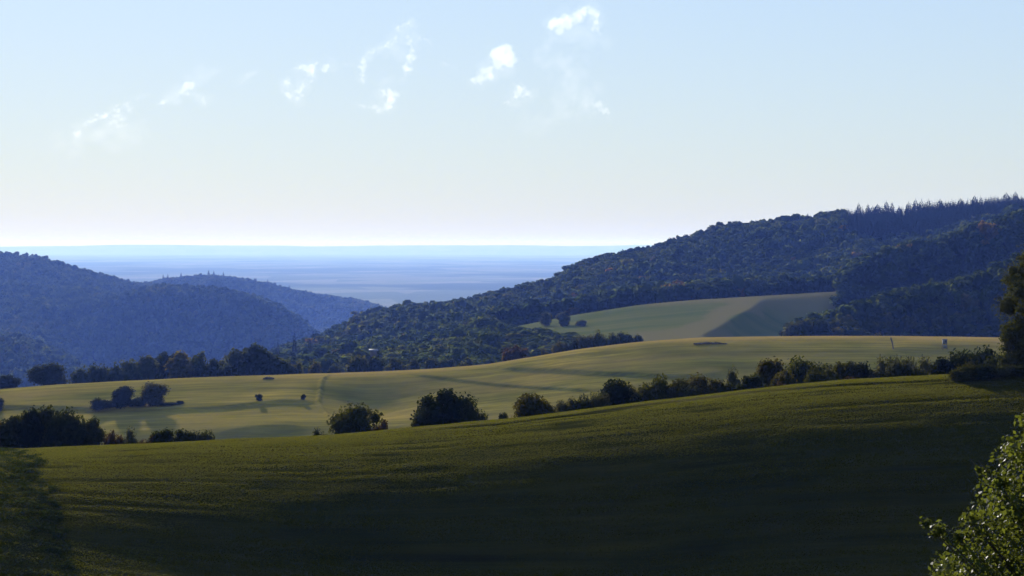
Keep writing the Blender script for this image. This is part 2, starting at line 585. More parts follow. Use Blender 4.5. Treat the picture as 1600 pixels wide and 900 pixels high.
def ground_band(name, y0, y1, nr, mat, ncol, dry=None, fld=None, log=False, x0=XM0, x1=XM1):
    ys = np.geomspace(y0, y1, nr) if log else np.linspace(y0, y1, nr)
    Xc = np.linspace(x0, x1, ncol)
    XX, YY = np.meshgrid(Xc, ys)
    U = (XX - 800) / F
    Z = H(U, YY)
    T = R(YY)
    V = np.stack([U * T, T, Z / YY * T], -1).reshape(-1, 3)
    attrs = {'dry': ('POINT', (dry(XX, YY) if dry else np.zeros_like(XX)).ravel())}
    if fld: attrs['field'] = ('POINT', fld(XX, YY).ravel())
    me = np_mesh(name, V, [grid_faces(nr, ncol)], True, attrs)
    o = link(name, me, mat)
    return tag(o, kind='structure')


def near_dry(X, Y):
    verge = sstep(431, 434, Y) * sstep(560, 720, X) * sstep(1510, 1480, X)
    patch = sstep(-30, 10, X - 30) * sstep(240, 120, X) * sstep(412, 420, Y) * sstep(442, 432, Y) * 0.4
    edge = sstep(441, 445, Y) * 0.8 * sstep(620, 560, X)
    return np.clip(verge + patch + edge, 0, 1)


def mid_dry(X, Y):
    crest = sstep(1255, 1300, Y) * sstep(250, 600, X) * 0.75
    rightp = sstep(1380, 1440, X) * sstep(1240, 1290, Y)
    n = np.clip(0.35 + 1.2 * fbm(X / 160.0, Y / 25.0, 12, 3), 0, 1) * 0.5
    return np.clip(crest + rightp + n, 0, 1)


def upper_field(X, Y):
    left_edge = np.interp(Y, [1700, 1800, 1900, 2050, 2150], [950, 875, 828, 800, 788])
    right_edge = np.interp(Y, [1700, 1800, 1900, 2050, 2150], [1240, 1270, 1292, 1308, 1312])
    small = sstep(1580, 1600, Y) * sstep(1725, 1715, Y) * sstep(455, 475, X) * sstep(585, 575, X)
    return np.clip(sstep(-6, 6, X - left_edge) * sstep(6, -6, X - right_edge) * sstep(1690, 1720, Y) * sstep(2185, 2170, Y) + small, 0, 1)


def upper_dry(X, Y):
    X = X + 26 * fbm(X / 40.0, Y / 45.0, 61, 3); Y = Y + 30 * fbm(X / 60.0, Y / 60.0, 62, 3)
    top = sstep(2060, 2110, Y) * sstep(980, 1040, X)
    bottom = sstep(1860, 1830, Y) * sstep(980, 1010, X)
    crease = np.interp(Y, [1740, 1850, 2000, 2150], [1085, 1125, 1170, 1205])
    by = sstep(crease - 70, crease - 40, X) * sstep(crease + 8, crease - 2, X)
    return np.clip(top + bottom + by, 0, 1)


# hillside below the viewpoint (true metres)
ys = np.linspace(-100, 163, 85)
ss = np.linspace(-1, 1, 121)
SS, YY = np.meshgrid(ss, ys)
u_half = (XM1 - 800) / F
W = np.interp(YY, [-100, 40, 163], [60, 70, 163 * u_half])
XX = SS * W
prof = np.interp(YY, [-100, -15, 0, 8, 25, 45, 70, 94, 165], [-2.2, -1.9, -1.8, -2.4, -6.6, -12.0, -18.5, -24.5, -35.9])
uu = np.clip(XX / np.maximum(YY, 1), UC[0], UC[-1])
ym = np.maximum(YY, 95) / 0.55
tgt = H(uu, ym) * 0.55
kk = sstep(100, 158, YY)
Zh = prof * (1 - kk) + tgt * kk + 0.2 * fbm(XX / 6, YY / 6, 9, 3) - 0.25 * sstep(150, 163, YY)
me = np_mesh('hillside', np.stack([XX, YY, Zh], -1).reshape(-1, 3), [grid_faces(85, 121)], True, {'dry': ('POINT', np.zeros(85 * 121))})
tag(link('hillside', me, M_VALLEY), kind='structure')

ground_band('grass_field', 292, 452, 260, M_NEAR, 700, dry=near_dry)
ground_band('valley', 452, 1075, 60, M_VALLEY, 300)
ground_band('meadow', 1075, 1312, 260, M_MID, 900, dry=mid_dry)
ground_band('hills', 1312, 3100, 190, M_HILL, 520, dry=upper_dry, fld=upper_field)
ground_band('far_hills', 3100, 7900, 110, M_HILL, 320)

# the plain out to the horizon
FAR = 95000.0
px = np.array([-34000, -16000, -7000, 0, 7000, 16000, 34000.0])
py = np.array([-1500, 2000, 6000, 12000, 25000, 50000, FAR])
PX, PY = np.meshgrid(px, py)
me = np_mesh('plain', np.stack([PX, PY, np.full_like(PX, PLAIN)], -1).reshape(-1, 3), [grid_faces(7, 7)], True)
tag(link('plain', me, M_PLAIN), kind='structure')
# mountains on the far side of the plain
nx = 240
rx = np.linspace(-33000, 33000, nx)
rows = []
for k, (yy, hh) in enumerate([(84000, 0.0), (86500, 0.55), (89000, 1.0), (91500, 0.5), (94000, 0.0)]):
    top = 390 + 150 * fbm(rx / 8000.0, np.full(nx, k * 0.3), 21, 4)
    rows.append(np.stack([rx, np.full(nx, yy), PLAIN - 3 + np.maximum(top, 30) * hh], -1))
me = np_mesh('distant_mountains', np.concatenate(rows), [grid_faces(5, nx)], True)
tag(link('distant_mountains', me, M_PLAIN), kind='structure')


# ---------------------------------------------------------------- foliage
def unit(v):
    return v / np.maximum(np.linalg.norm(v, axis=-1, keepdims=True), 1e-9)


def leaf_quads(C, Nrm, size, r, aspect=0.65, fold=0.25):
    n = len(C)
    t = unit(np.cross(Nrm, unit(r.normal(size=(n, 3)))))
    b = np.cross(Nrm, t)
    s = (size * r.uniform(0.6, 1.35, n))[:, None] if np.isscalar(size) else (size * r.uniform(0.6, 1.35, n))[:, None]
    f = Nrm * s * fold * r.uniform(-1, 1, (n, 1))
    V = np.stack([C - t * s, C - b * s * aspect + f, C + t * s, C + b * s * aspect + f], 1).reshape(-1, 3)
    Fq = np.arange(4 * n).reshape(-1, 4)
    return V, Fq


def lobes_crown(r, lobes, n, leaf, jitter=0.55, shell=(0.72, 1.08)):
    """leaf clumps over the surface of lobes (x, y, z, rx, rz)"""
    lobes = np.array(lobes, float)
    area = lobes[:, 3] ** 1.5
    k = r.choice(len(lobes), size=int(n * 1.7), p=area / area.sum())
    d = unit(r.normal(size=(len(k), 3)))
    sc = np.stack([lobes[k, 3], lobes[k, 3], lobes[k, 4]], 1)
    rad = shell[0] + (shell[1] - shell[0]) * r.random((len(k), 1)) ** 1.4
    P = lobes[k, :3] + d * sc * rad
    # drop clumps buried in another lobe
    keep = np.ones(len(k), bool)
    for j, lb in enumerate(lobes):
        q = (P - lb[:3]) / np.array([lb[3], lb[3], lb[4]])
        keep &= ~((np.linalg.norm(q, axis=1) < 0.62) & (k != j))
    P = P[keep][:n]; d = d[keep][:n]
    nrm = unit(d * 0.9 + r.normal(size=P.shape) * jitter + np.array([0, 0, 0.35]))
    return leaf_quads(P, nrm, leaf, r)


def ico():
    t = (1 + 5 ** 0.5) / 2
    v = unit(np.array([(-1, t, 0), (1, t, 0), (-1, -t, 0), (1, -t, 0), (0, -1, t), (0, 1, t), (0, -1, -t), (0, 1, -t), (t, 0, -1), (t, 0, 1), (-t, 0, -1), (-t, 0, 1)], float))
    f = np.array([(0, 11, 5), (0, 5, 1), (0, 1, 7), (0, 7, 10), (0, 10, 11), (1, 5, 9), (5, 11, 4), (11, 10, 2), (10, 7, 6), (7, 1, 8), (3, 9, 4), (3, 4, 2), (3, 2, 6), (3, 6, 8), (3, 8, 9), (4, 9, 5), (2, 4, 11), (6, 2, 10), (8, 6, 7), (9, 8, 1)])
    return v, f


ICO_V, ICO_F = ico()


def broadleaf(seed, n, leaf, z0=0.12, nl=14, flat=0.0, spread=0.5, top_round=1.0, hull=True, asp=1.0, jit=0.6):
    """unit crown: footprint 1 x 1, height 1, foot at z = 0"""
    r = np.random.default_rng(seed)
    lobes = []
    H0 = (1 + z0) / 2; HZ = (1 - z0) / 2
    for i in range(nl):
        d = unit(r.normal(size=3)); rad = r.uniform(0.35, 0.85)
        lr = r.uniform(0.11, 0.24)
        c = np.array([d[0] * rad * 0.5, d[1] * rad * 0.5, H0 + d[2] * rad * HZ])
        lobes.append((c[0], c[1], min(c[2], 1 - lr * 0.95), lr, lr * r.uniform(0.75, 1.0) * top_round))
    if asp != 1.0:
        lobes = [(a, b, c, q, q2 / asp ** 0.75) for a, b, c, q, q2 in lobes]
    V, Fq = lobes_crown(r, lobes, n, leaf, jit, (0.66, 1.32) if jit > 0.5 else (0.8, 1.12))
    if asp != 1.0:
        cz = np.repeat(V[:, 2].reshape(-1, 4).mean(1), 4)
        V[:, 2] = cz + (V[:, 2] - cz) / asp
    polys = [Fq]
    if hull:
        hv = [V]; off = len(V); tris = []
        for lb in lobes:
            s = np.array([lb[3], lb[3], lb[4]]) * 0.72
            hv.append(np.array(lb[:3]) + ICO_V * s * r.uniform(0.85, 1.1, (12, 1)))
            tris.append(ICO_F + off); off += 12
        hv.append(np.array([0, 0, H0]) + ICO_V * np.array([0.3, 0.3, HZ * 0.68])); tris.append(ICO_F + off)
        V = np.concatenate(hv); polys.append(np.concatenate(tris))
    lo = np.percentile(V[:4 * n], 0.6, axis=0); hi = np.percentile(V[:4 * n], 99.4, axis=0)
    V[:, :2] = (V[:, :2] - (lo[:2] + hi[:2]) / 2) / (hi[:2] - lo[:2])
    V[:, 2] = z0 * 0.5 + (V[:, 2] - lo[2]) / (hi[2] - lo[2]) * (1 - z0 * 0.5)
    return V, polys


def conifer(seed, layers, per, leaf):
    """unit spruce: radius 0.5 at the foot, height 1"""
    r = np.random.default_rng(seed)
    Cs, Ts, Ss = [], [], []
    V = []; Fq = []
    k = 0
    for i in range(layers):
        t = i / (layers - 1)
        z = 0.06 + 0.92 * t
        rad = 0.5 * (1 - t) ** 0.6 * r.uniform(0.82, 1.1) + 0.008
        n = max(4, int(per * (1 - 0.7 * t)))
        a0 = r.uniform(0, 6.28)
        for j in range(n):
            a = a0 + 6.283 * j / n + r.uniform(-0.25, 0.25)
            rr = rad * r.uniform(0.7, 1.12)
            d = np.array([math.cos(a), math.sin(a), 0]); s = np.array([-d[1], d[0], 0])
            w = leaf * r.uniform(0.7, 1.2) * (1 - 0.6 * t)
            tip = d * rr + np.array([0, 0, z - rr * r.uniform(0.15, 0.4)])
            root = np.array([0, 0, z + 0.015])
            mid = d * rr * 0.55 + np.array([0, 0, z - rr * 0.06])
            V += [root, mid - s * w, tip, mid + s * w]
            Fq.append((k, k + 1, k + 2, k + 3)); k += 4
            # hanging spray
            V += [mid - s * w * 0.8, tip + np.array([0, 0, -0.03]), mid + s * w * 0.8, mid + np.array([0, 0, -0.06 - 0.03 * r.random()])]
            Fq.append((k, k + 1, k + 2, k + 3)); k += 4
    V += [np.array([0.012, 0, 0.9]), np.array([-0.006, 0.01, 0.9]), np.array([-0.006, -0.01, 0.9]), np.array([0, 0, 1.01])]
    Fq.append((k, k + 1, k + 3, k + 2))
    return np.array(V), [np.array(Fq)]


def tube_chain(paths, sides=6):
    """tapered limbs: list of [(point, radius), ...]"""
    V = []; Q = []; off = 0
    for path in paths:
        pts = [np.array(p, float) for p, _ in path]
        for i, (p, rad) in enumerate(path):
            d = unit(pts[min(i + 1, len(pts) - 1)] - pts[max(i - 1, 0)])
            a = unit(np.cross(d, np.array([0.3, 1, 0.2]))); b = np.cross(d, a)
            for s in range(sides):
                t = 2 * math.pi * s / sides
                V.append(pts[i] + (a * math.cos(t) + b * math.sin(t)) * rad)
        for i in range(len(path) - 1):
            for s in range(sides):
                s2 = (s + 1) % sides
                Q.append((off + i * sides + s, off + i * sides + s2, off + (i + 1) * sides + s2, off + (i + 1) * sides + s))
        off += len(path) * sides
    return np.array(V), [np.array(Q)]


def trunk_unit(seed, thick=0.05, top=0.6, limbs=5):
    r = np.random.default_rng(seed)
    paths = [[((0, 0, -0.06), thick), ((0.01, 0, top * 0.4), thick * 0.75), ((-0.01, 0.01, top), thick * 0.4), ((0, 0, top + 0.2), thick * 0.15)]]
    for i in range(limbs):
        a = r.uniform(0, 6.28); z = r.uniform(top * 0.4, top)
        e = r.uniform(0.2, 0.36)
        paths.append([((0, 0, z), thick * 0.4), ((math.cos(a) * e * 0.5, math.sin(a) * e * 0.5, z + 0.1), thick * 0.25), ((math.cos(a) * e, math.sin(a) * e, z + 0.24), thick * 0.1)])
    return tube_chain(paths)


def protos(name, n, make, mat):
    out = []
    for i in range(n):
        V, P = make(i)
        me = np_mesh(name, V, P)
        me.materials.append(mat)
        out.append(me)
    return out


TRUNKS = protos('trunk', 3, lambda i: trunk_unit(50 + i), M_BARK)
STEMS = protos('stem', 2, lambda i: trunk_unit(70 + i, 0.03, 0.35, 7), M_BARK)
C_HEDGE = protos('crown', 6, lambda i: broadleaf(100 + i, 3600, 0.034, 0.0, 24), M_LEAF)
C_TALL = protos('crown', 6, lambda i: broadleaf(110 + i, 4200, 0.045, 0.0, 34, asp=1.9), M_LEAF)
C_TREE = protos('crown', 5, lambda i: broadleaf(120 + i, 3800, 0.030, 0.03, 26), M_LEAF)
C_PALE = protos('crown', 3, lambda i: broadleaf(140 + i, 2800, 0.034, 0.0, 20), M_LEAF_PALE)
C_RED = protos('crown', 2, lambda i: broadleaf(150 + i, 1500, 0.05, 0.0, 12), M_LEAF_RED)
C_FAR = protos('crown', 6, lambda i: broadleaf(160 + i, 1200, 0.05, 0.0, 16), M_LEAF_FAR)
C_FART = protos('crown', 5, lambda i: broadleaf(170 + i, 1600, 0.062, 0.0, 22, asp=1.8), M_LEAF_FAR)
C_SPRUCE = protos('crown', 4, lambda i: conifer(180 + i, 15, 13, 0.05), M_CONIFER)
COUNT = {}


def tree(name, cat, label, X, Ytop, wpx, y, crowns, trunks=None, group=None, depth=None, k=None, rot=None, sink=0.35):
    """a tree standing on the ground at distance y whose crown top shows at Ytop"""
    x, yy, z = ground(X, y)
    z -= sink
    h = (EYE - Ytop) / F * yy - z
    w = wpx / F * yy
    i = COUNT.get(name, 0); COUNT[name] = i + 1
    if h > 1.35 * w: crowns = C_TALL if crowns is C_HEDGE else C_FART if crowns is C_FAR else crowns
    e = empty(name, (x, yy, z))
    e.scale = (w, (depth or w), h)
    e.rotation_euler = (0, 0, 0)
    c = link('crown', crowns[(i if k is None else k) % len(crowns)], None, e)
    c.rotation_euler = (0, 0, random.uniform(0, 6.28) if rot is None else rot)
    tr = trunks if trunks is not None else TRUNKS
    link('trunk' if tr is TRUNKS else 'stem', tr[i % len(tr)], None, e)
    tag(e, label, cat, group)
    return e


# ---- the single trees and bushes just beyond the crest of the near field
tree('round_tree', 'tree', 'rounded dark bush-like tree beyond the field edge, left of the wide tree', 553, 634, 78, 500, C_TREE, k=0)
tree('round_tree', 'tree', 'widest dark tree standing alone beyond the field edge, ragged top', 693, 612, 92, 508, C_TREE, k=1)
tree('round_tree', 'tree', 'low dark side crown leaning against the right of the widest tree', 738, 628, 44, 505, C_TREE, k=2)
tree('round_tree', 'tree', 'low dark crown at the left foot of the widest tree', 660, 640, 42, 503, C_TREE, k=3)
tree('bush', 'bush', 'small brownish bush tucked against the right of the rounded tree', 592, 658, 30, 500, C_RED, STEMS, k=0)
tree('bush', 'bush', 'small low bush at the left foot of the rounded tree', 498, 671, 34, 500, C_PALE, STEMS, k=1)
tree('bush', 'bush', 'broad dark bush between the widest tree and the pale bushes', 836, 617, 66, 505, C_HEDGE, STEMS, k=0)
tree('bush', 'bush', 'tiny dark bush beside the broad dark bush', 787, 646, 22, 500, C_HEDGE, STEMS, k=2)
tree('bush', 'bush', 'pale yellowish bush right of the broad dark bush', 884, 624, 40, 510, C_PALE, STEMS, k=0)
tree('bush', 'bush', 'pale yellowish bush left of the row of four dark trees', 922, 618, 42, 512, C_PALE, STEMS, k=2)
for X, Yt, w, lb in ((970, 595, 66, 'leftmost dark tree of the four in a row behind the field edge'),
                     (1022, 590, 62, 'second dark tree of the row of four behind the field edge'),
                     (1063, 594, 46, 'lowest dark tree of the row of four behind the field edge'),
                     (1100, 588, 66, 'last dark tree of the row of four, next to the pale bush')):
    tree('hedgerow_tree', 'tree', lb, X, Yt, w, 515, C_HEDGE, group='row of dark trees behind the field edge')
tree('bush', 'bush', 'tall pale green bush between the row of four and the bluish bush', 1152, 579, 46, 530, C_PALE, STEMS, k=1)
tree('bush', 'bush', 'rounded bluish bush above the pale field verge', 1203, 563, 48, 540, C_HEDGE, STEMS, k=3)
tree('bush', 'bush', 'largest dark bush of the thicket above the pale field verge', 1252, 562, 66, 525, C_HEDGE, STEMS, k=4)
tree('bush', 'bush', 'small dark bush at the foot of the bluish bush', 1180, 586, 36, 515, C_HEDGE, STEMS, k=5)
thick = [(1287, 570, 34, 'H'), (1311, 566, 30, 'H'), (1330, 564, 34, 'H'), (1352, 566, 38, 'P'), (1376, 560, 36, 'P'), (1398, 556, 40, 'P'), (1418, 563, 32, 'H'),
         (1440, 560, 40, 'P'), (1462, 564, 36, 'H'), (1484, 558, 38, 'H'), (1508, 548, 46, 'H'), (1535, 543, 52, 'H'), (1560, 552, 40, 'H'), (1345, 578, 26, 'H'),
         (1400, 573, 30, 'H'), (1430, 575, 30, 'H'), (1470, 572, 34, 'H'), (1520, 562, 40, 'H')]
for X, Yt, w in ((868, 632, 36), (902, 628, 40), (940, 615, 34), (996, 606, 40), (1044, 606, 44), (1082, 603, 40), (1128, 597, 44), (1166, 590, 40), (1228, 580, 50), (1276, 580, 48), (1300, 577, 50)):
    tree('hedge_shrub', 'bush', 'low green-brown growth joining the taller hedge trees along the pale verge', X, Yt, w, 508 + 10 * random.random(), C_PALE if random.random() < 0.45 else C_HEDGE, STEMS, group='low growth of the field hedge')
for X, Yt, w, kd in thick:
    tree('thicket_bush', 'bush', 'grey-green bush in the thicket between the pale verge and the upright hide' if kd == 'H' else 'paler olive bush in the thicket below the leaning post',
         X, Yt + 3, w * 1.5, 545 + 12 * random.random(), C_HEDGE if kd == 'H' else C_PALE, STEMS,
         group='dark thicket bushes' if kd == 'H' else 'pale thicket bushes')
tree('bush', 'bush', 'low reddish bush in front of the thicket on the verge', 1322, 589, 44, 500, C_RED, STEMS, k=1)
tree('bush', 'bush', 'small reddish bush under the largest dark bush', 1224, 598, 26, 500, C_RED, STEMS, k=0)
# ---- hedge at the left end of the crest
lefth = [(-70, 640, 80, 'tall dark hedge tree outside the hedge end'),
         (-15, 645, 60, 'olive hedge tree at the end of the hedge by the picture edge'),
         (22, 652, 50, 'low olive hedge tree next to the upright pointed one'),
         (48, 640, 34, 'narrow olive hedge tree with a pointed top'),
         (72, 638, 40, 'dark upright hedge tree left of the biggest dark one'),
         (107, 643, 74, 'biggest and darkest rounded tree of the hedge'),
         (143, 655, 40, 'small dark hedge tree right of the biggest dark one'),
         (88, 660, 40, 'low hedge tree in front of the biggest dark one')]
for X, Yt, w, lb in lefth:
    tree('hedge_tree', 'tree', lb, X, Yt, w, 500 + 8 * random.random(), C_HEDGE, group='hedge at the end of the grass field')
for X, Yt, w, pr, lb in ((178, 674, 34, C_RED, 'brownish low bush just right of the hedge'),
                         (205, 672, 40, C_PALE, 'rounded olive bush between two brownish ones'),
                         (234, 682, 28, C_RED, 'lowest brownish bush before the dark green shrub'),
                         (255, 672, 40, C_HEDGE, 'dark green shrub with spiky top near the hedge'),
                         (285, 673, 34, C_HEDGE, 'dark green shrub right of the spiky one'),
                         (312, 674, 46, C_PALE, 'pale shrub at the right end of the low shrub row')):
    tree('shrub', 'shrub', lb, X, Yt, w, 500, pr, STEMS, group='low shrubs beside the hedge')
# ---- trees on the middle field bank
YB = hit(220, 638, 1096, 1300) + 4
tree('field_tree', 'tree', 'taller round tree on the bank in the middle field', 239, 599, 42, YB, C_HEDGE, k=4)
tree('field_tree', 'tree', 'smaller round tree on the bank left of the taller one', 192, 604, 34, YB, C_HEDGE, k=0)
tree('field_bush', 'bush', 'low round bush at the left end of the bank trees', 157, 622, 30, YB - 2, C_HEDGE, STEMS, k=1)
tree('field_bush', 'bush', 'low bush filling the gap between the two round bank trees', 215, 621, 36, YB - 1, C_HEDGE, STEMS, k=2)
tree('field_bush', 'bush', 'low bush between the left end bush and the smaller bank tree', 174, 626, 30, YB - 1, C_HEDGE, STEMS, k=4)
tree('field_bush', 'bush', 'low bush at the right foot of the taller bank tree', 264, 629, 34, YB - 1, C_HEDGE, STEMS, k=5)
tree('field_bush', 'bush', 'small pointed bush on the bank right of the taller tree', 282, 626, 12, YB + 1, C_HEDGE, STEMS, k=3)
tree('field_bush', 'bush', 'small dark bush where the bank bends', 405, 616, 11, hit(405, 631, 1096, 1300) + 5, C_HEDGE, STEMS, k=4)
tree('field_bush', 'bush', 'lone tiny bush near the right end of the bank', 474, 616, 8, hit(474, 627, 1096, 1300) + 5, C_HEDGE, STEMS, k=5)
tree('field_bush', 'bush', 'dark bush at the left border of the middle field', -4, 622, 22, hit(0, 640, 1096, 1300), C_HEDGE, STEMS, k=0)
# ---- behind the crest of the middle field
tree('crest_tree', 'tree', 'lone dome-shaped tree on the crest of the middle field', 77, 568, 54, 1345, C_HEDGE, k=2)
tree('crest_tree', 'tree', 'half hidden tree at the left end of the middle crest', 8, 586, 44, 1345, C_HEDGE, k=3)
band = [(-60, 584, 50), (128, 576, 38), (152, 571, 42), (178, 568, 40), (205, 563, 44), (232, 557, 44), (258, 553, 40), (282, 551, 44), (308, 553, 44), (335, 562, 36),
        (358, 555, 40), (385, 546, 50), (405, 539, 50), (428, 552, 44), (455, 566, 36), (492, 567, 28), (440, 562, 40), (345, 570, 40), (222, 572, 40), (300, 570, 40), (165, 582, 34)]
for X, Yt, w in band:
    tree('wood_tree', 'tree', 'dark blue-green tree in the belt behind the left part of the middle field', X, Yt, w, 1440 + 40 * random.random(), C_FAR, group='tree belt behind the middle field')
band2 = [(558, 557, 32), (590, 559, 40), (620, 560, 36), (648, 562, 34), (673, 561, 30), (700, 562, 30), (525, 571, 26), (730, 560, 26)]
for X, Yt, w in band2:
    tree('wood_tree', 'tree', 'rounded dark tree below the pale shed, along the foot of the wooded hill', X, Yt, w, 1480 + 30 * random.random(), C_FAR, group='trees along the foot of the wooded hill')
tree('wood_tree', 'tree', 'reddish-brown rounded tree rising over the slope of the middle crest', 806, 540, 40, 1400, C_RED, k=0)
hedge2 = [(872, 535, 26), (893, 532, 28), (915, 524, 30), (937, 517, 32), (958, 521, 28), (978, 520, 30), (996, 523, 22), (850, 545, 18)]
for X, Yt, w in hedge2:
    tree('boundary_bush', 'bush', 'brownish bush in the hedge between the middle crest and the upper field', X, Yt, w, 1400, C_PALE if X < 930 else C_FAR, STEMS, group='hedge below the upper field')
for X, Yt, w, lb in ((853, 488, 18, 'left one of the two round trees on the rim of the upper field'), (880, 488, 22, 'right one of the two round trees on the rim of the upper field'),
                     (908, 500, 18, 'small bush just below the two round rim trees')):
    tree('rim_tree', 'tree', lb, X, Yt, w, hit(X, 510, 1750, 2140), C_FAR)
tree('lone_tree', 'tree', 'tall dark tree standing out at the low end of the right wooded ridge', 556, 494, 26, 2650, C_FAR, k=2)
for X, Yt, w, lb in ((460, 517, 15, 'tallest of the spruces at the valley mouth'), (434, 530, 15, 'spruce left of the tallest one at the valley mouth'),
                     (484, 526, 15, 'small spruce right of the tallest one at the valley mouth')):
    tree('spruce', 'tree', lb, X, Yt, w, 2300, C_SPRUCE)
# spruces along the skyline of the right hill
sky1 = [(1233, 336), (1247, 334), (1262, 333), (1283, 329), (1295, 337), (1302, 334), (1311, 331)]
sky2 = [(1332, 334), (1343, 316), (1355, 318), (1363, 321), (1373, 318), (1383, 313), (1395, 315), (1405, 322), (1418, 314), (1429, 310), (1437, 317), (1448, 316), (1456, 320),
        (1469, 310), (1482, 314), (1490, 319), (1501, 309), (1510, 315), (1521, 305), (1532, 315), (1542, 312), (1552, 315), (1563, 309), (1574, 300), (1585, 298), (1597, 308),
        (1612, 304), (1630, 300), (1650, 303), (1675, 298)]
for X, Yt in sky1:
    tree('skyline_spruce', 'tree', 'single spruce sticking out of the broadleaf skyline left of the dense spruce stand', X, Yt, 17 + 6 * random.random(), 2960, C_SPRUCE, group='spruces on the broadleaf skyline')
for X, Yt in sky2:
    tree('skyline_spruce', 'tree', 'pointed spruce in the dense stand along the top of the right hill', X + random.uniform(-2, 2), Yt, 18 + 15 * random.random(), 2940 + 45 * random.random(), C_SPRUCE, group='dense spruce stand on the skyline')


# ---------------------------------------------------------------- grass of the near field
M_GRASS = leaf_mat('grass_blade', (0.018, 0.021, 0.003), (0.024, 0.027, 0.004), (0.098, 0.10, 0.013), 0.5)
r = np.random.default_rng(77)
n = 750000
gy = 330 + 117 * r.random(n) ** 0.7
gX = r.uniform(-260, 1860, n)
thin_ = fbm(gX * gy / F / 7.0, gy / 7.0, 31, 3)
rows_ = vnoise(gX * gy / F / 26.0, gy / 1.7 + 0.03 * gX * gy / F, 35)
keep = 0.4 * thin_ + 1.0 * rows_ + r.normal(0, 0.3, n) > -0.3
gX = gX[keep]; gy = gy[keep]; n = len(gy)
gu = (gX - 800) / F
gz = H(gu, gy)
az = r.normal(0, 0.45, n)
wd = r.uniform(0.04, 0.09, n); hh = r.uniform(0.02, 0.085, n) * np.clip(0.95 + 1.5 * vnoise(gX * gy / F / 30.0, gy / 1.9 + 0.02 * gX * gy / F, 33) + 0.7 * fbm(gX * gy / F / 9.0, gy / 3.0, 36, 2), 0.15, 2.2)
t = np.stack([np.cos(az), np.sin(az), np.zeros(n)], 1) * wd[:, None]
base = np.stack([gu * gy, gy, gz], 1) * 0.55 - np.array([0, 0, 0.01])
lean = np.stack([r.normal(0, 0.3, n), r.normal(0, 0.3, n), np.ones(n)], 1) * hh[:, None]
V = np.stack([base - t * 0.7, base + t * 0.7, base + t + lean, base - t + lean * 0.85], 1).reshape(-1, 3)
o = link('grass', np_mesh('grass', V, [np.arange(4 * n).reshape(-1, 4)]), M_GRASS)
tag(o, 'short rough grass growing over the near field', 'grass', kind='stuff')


# coarse weeds beside the field, at its left end
M_WEED = leaf_mat('weed_leaf', (0.009, 0.015, 0.004), (0.019, 0.026, 0.007), (0.06, 0.075, 0.014), 0.35)
n = 40000
gy = r.uniform(336, 446, n)
edge = np.interp(gy, [345, 380, 410, 446], [108, 84, 52, 8]) + 34 * fbm(gy / 7.0, gy * 0, 41, 3) + r.normal(0, 5, n)
gX = edge - np.abs(r.normal(0, 1, n)) ** 1.0 * 150 * r.random(n) - 2
gu = (gX - 800) / F
cl = fbm(gX * gy / F / 2.2, gy / 2.2, 43, 3)
k = cl + r.normal(0, 0.15, n) > -0.12
gX, gy, gu, cl = gX[k], gy[k], gu[k], cl[k]; n = len(gy)
hz_ = np.clip(0.2 + 0.7 * cl, 0.05, 0.8)
C = np.stack([gu * gy, gy, H(gu, gy) + hz_ * r.random(n)], 1) * 0.55
V, Fq = leaf_quads(C, unit(r.normal(size=(n, 3)) + np.array([0, 0, 0.4])), 0.09, r)
o = link('weeds', np_mesh('weeds', V, [Fq]), M_WEED)
tag(o, 'dark coarse weeds on the rough strip at the left end of the field', 'weeds', kind='stuff')


# ---------------------------------------------------------------- woods (one mass each)
def forest(name, label, sites, make, nproto, mat, tint):
    """sites: x, y, z, width, height arrays"""
    ps = [make(i) for i in range(nproto)]
    r = np.random.default_rng(5)
    n = len(sites)
    ki = r.integers(0, nproto, n)
    Vs = []; polys = {}; tints = {}
    off = 0
    for k in range(nproto):
        V, P = ps[k]
        idx = np.where(ki == k)[0]
        if not len(idx): continue
        a = r.uniform(0, 6.283, len(idx)); ca = np.cos(a)[:, None]; sa = np.sin(a)[:, None]
        x = (V[None, :, 0] * ca - V[None, :, 1] * sa) * sites[idx, 3:4] + sites[idx, 0:1]
        y = (V[None, :, 0] * sa + V[None, :, 1] * ca) * sites[idx, 3:4] + sites[idx, 1:2]
        z = V[None, :, 2] * sites[idx, 4:5] + sites[idx, 2:3]
        Vs.append(np.stack([x, y, z], -1).reshape(-1, 3))
        base = off + np.arange(len(idx)) * len(V)
        for p in P:
            w = p.shape[1]
            polys.setdefault(w, []).append((p[None] + base[:, None, None]).reshape(-1, w))
            tints.setdefault(w, []).append(np.repeat(tint[idx], len(p)))
        off += len(idx) * len(V)
    ws = sorted(polys)
    P = [np.concatenate(polys[w]) for w in ws]
    T = np.concatenate([np.concatenate(tints[w]) for w in ws])
    me = np_mesh(name, np.concatenate(Vs), P, False, {'tint': ('FACE', T)})
    o = link(name, me, mat)
    return tag(o, label, 'woods', None, 'stuff')


# visible horizon table: for each column the highest sightline up to each distance
VY = np.concatenate([np.linspace(330, 460, 40), np.linspace(1100, 7000, 600)])
VX = np.linspace(-200, 1800, 500)
VU = (VX - 800) / F
VS = np.array([H(VU, np.full_like(VU, yy)) / yy for yy in VY])
VMAX = np.maximum.accumulate(VS, axis=0)


def visible(X, y, z, h):
    ci = np.clip(((X - VX[0]) / (VX[1] - VX[0])).astype(int), 0, len(VX) - 1)
    ri = np.clip(np.searchsorted(VY, y - 15) - 1, 0, len(VY) - 1)
    return (z + h) / y > VMAX[ri, ci] - 0.0004


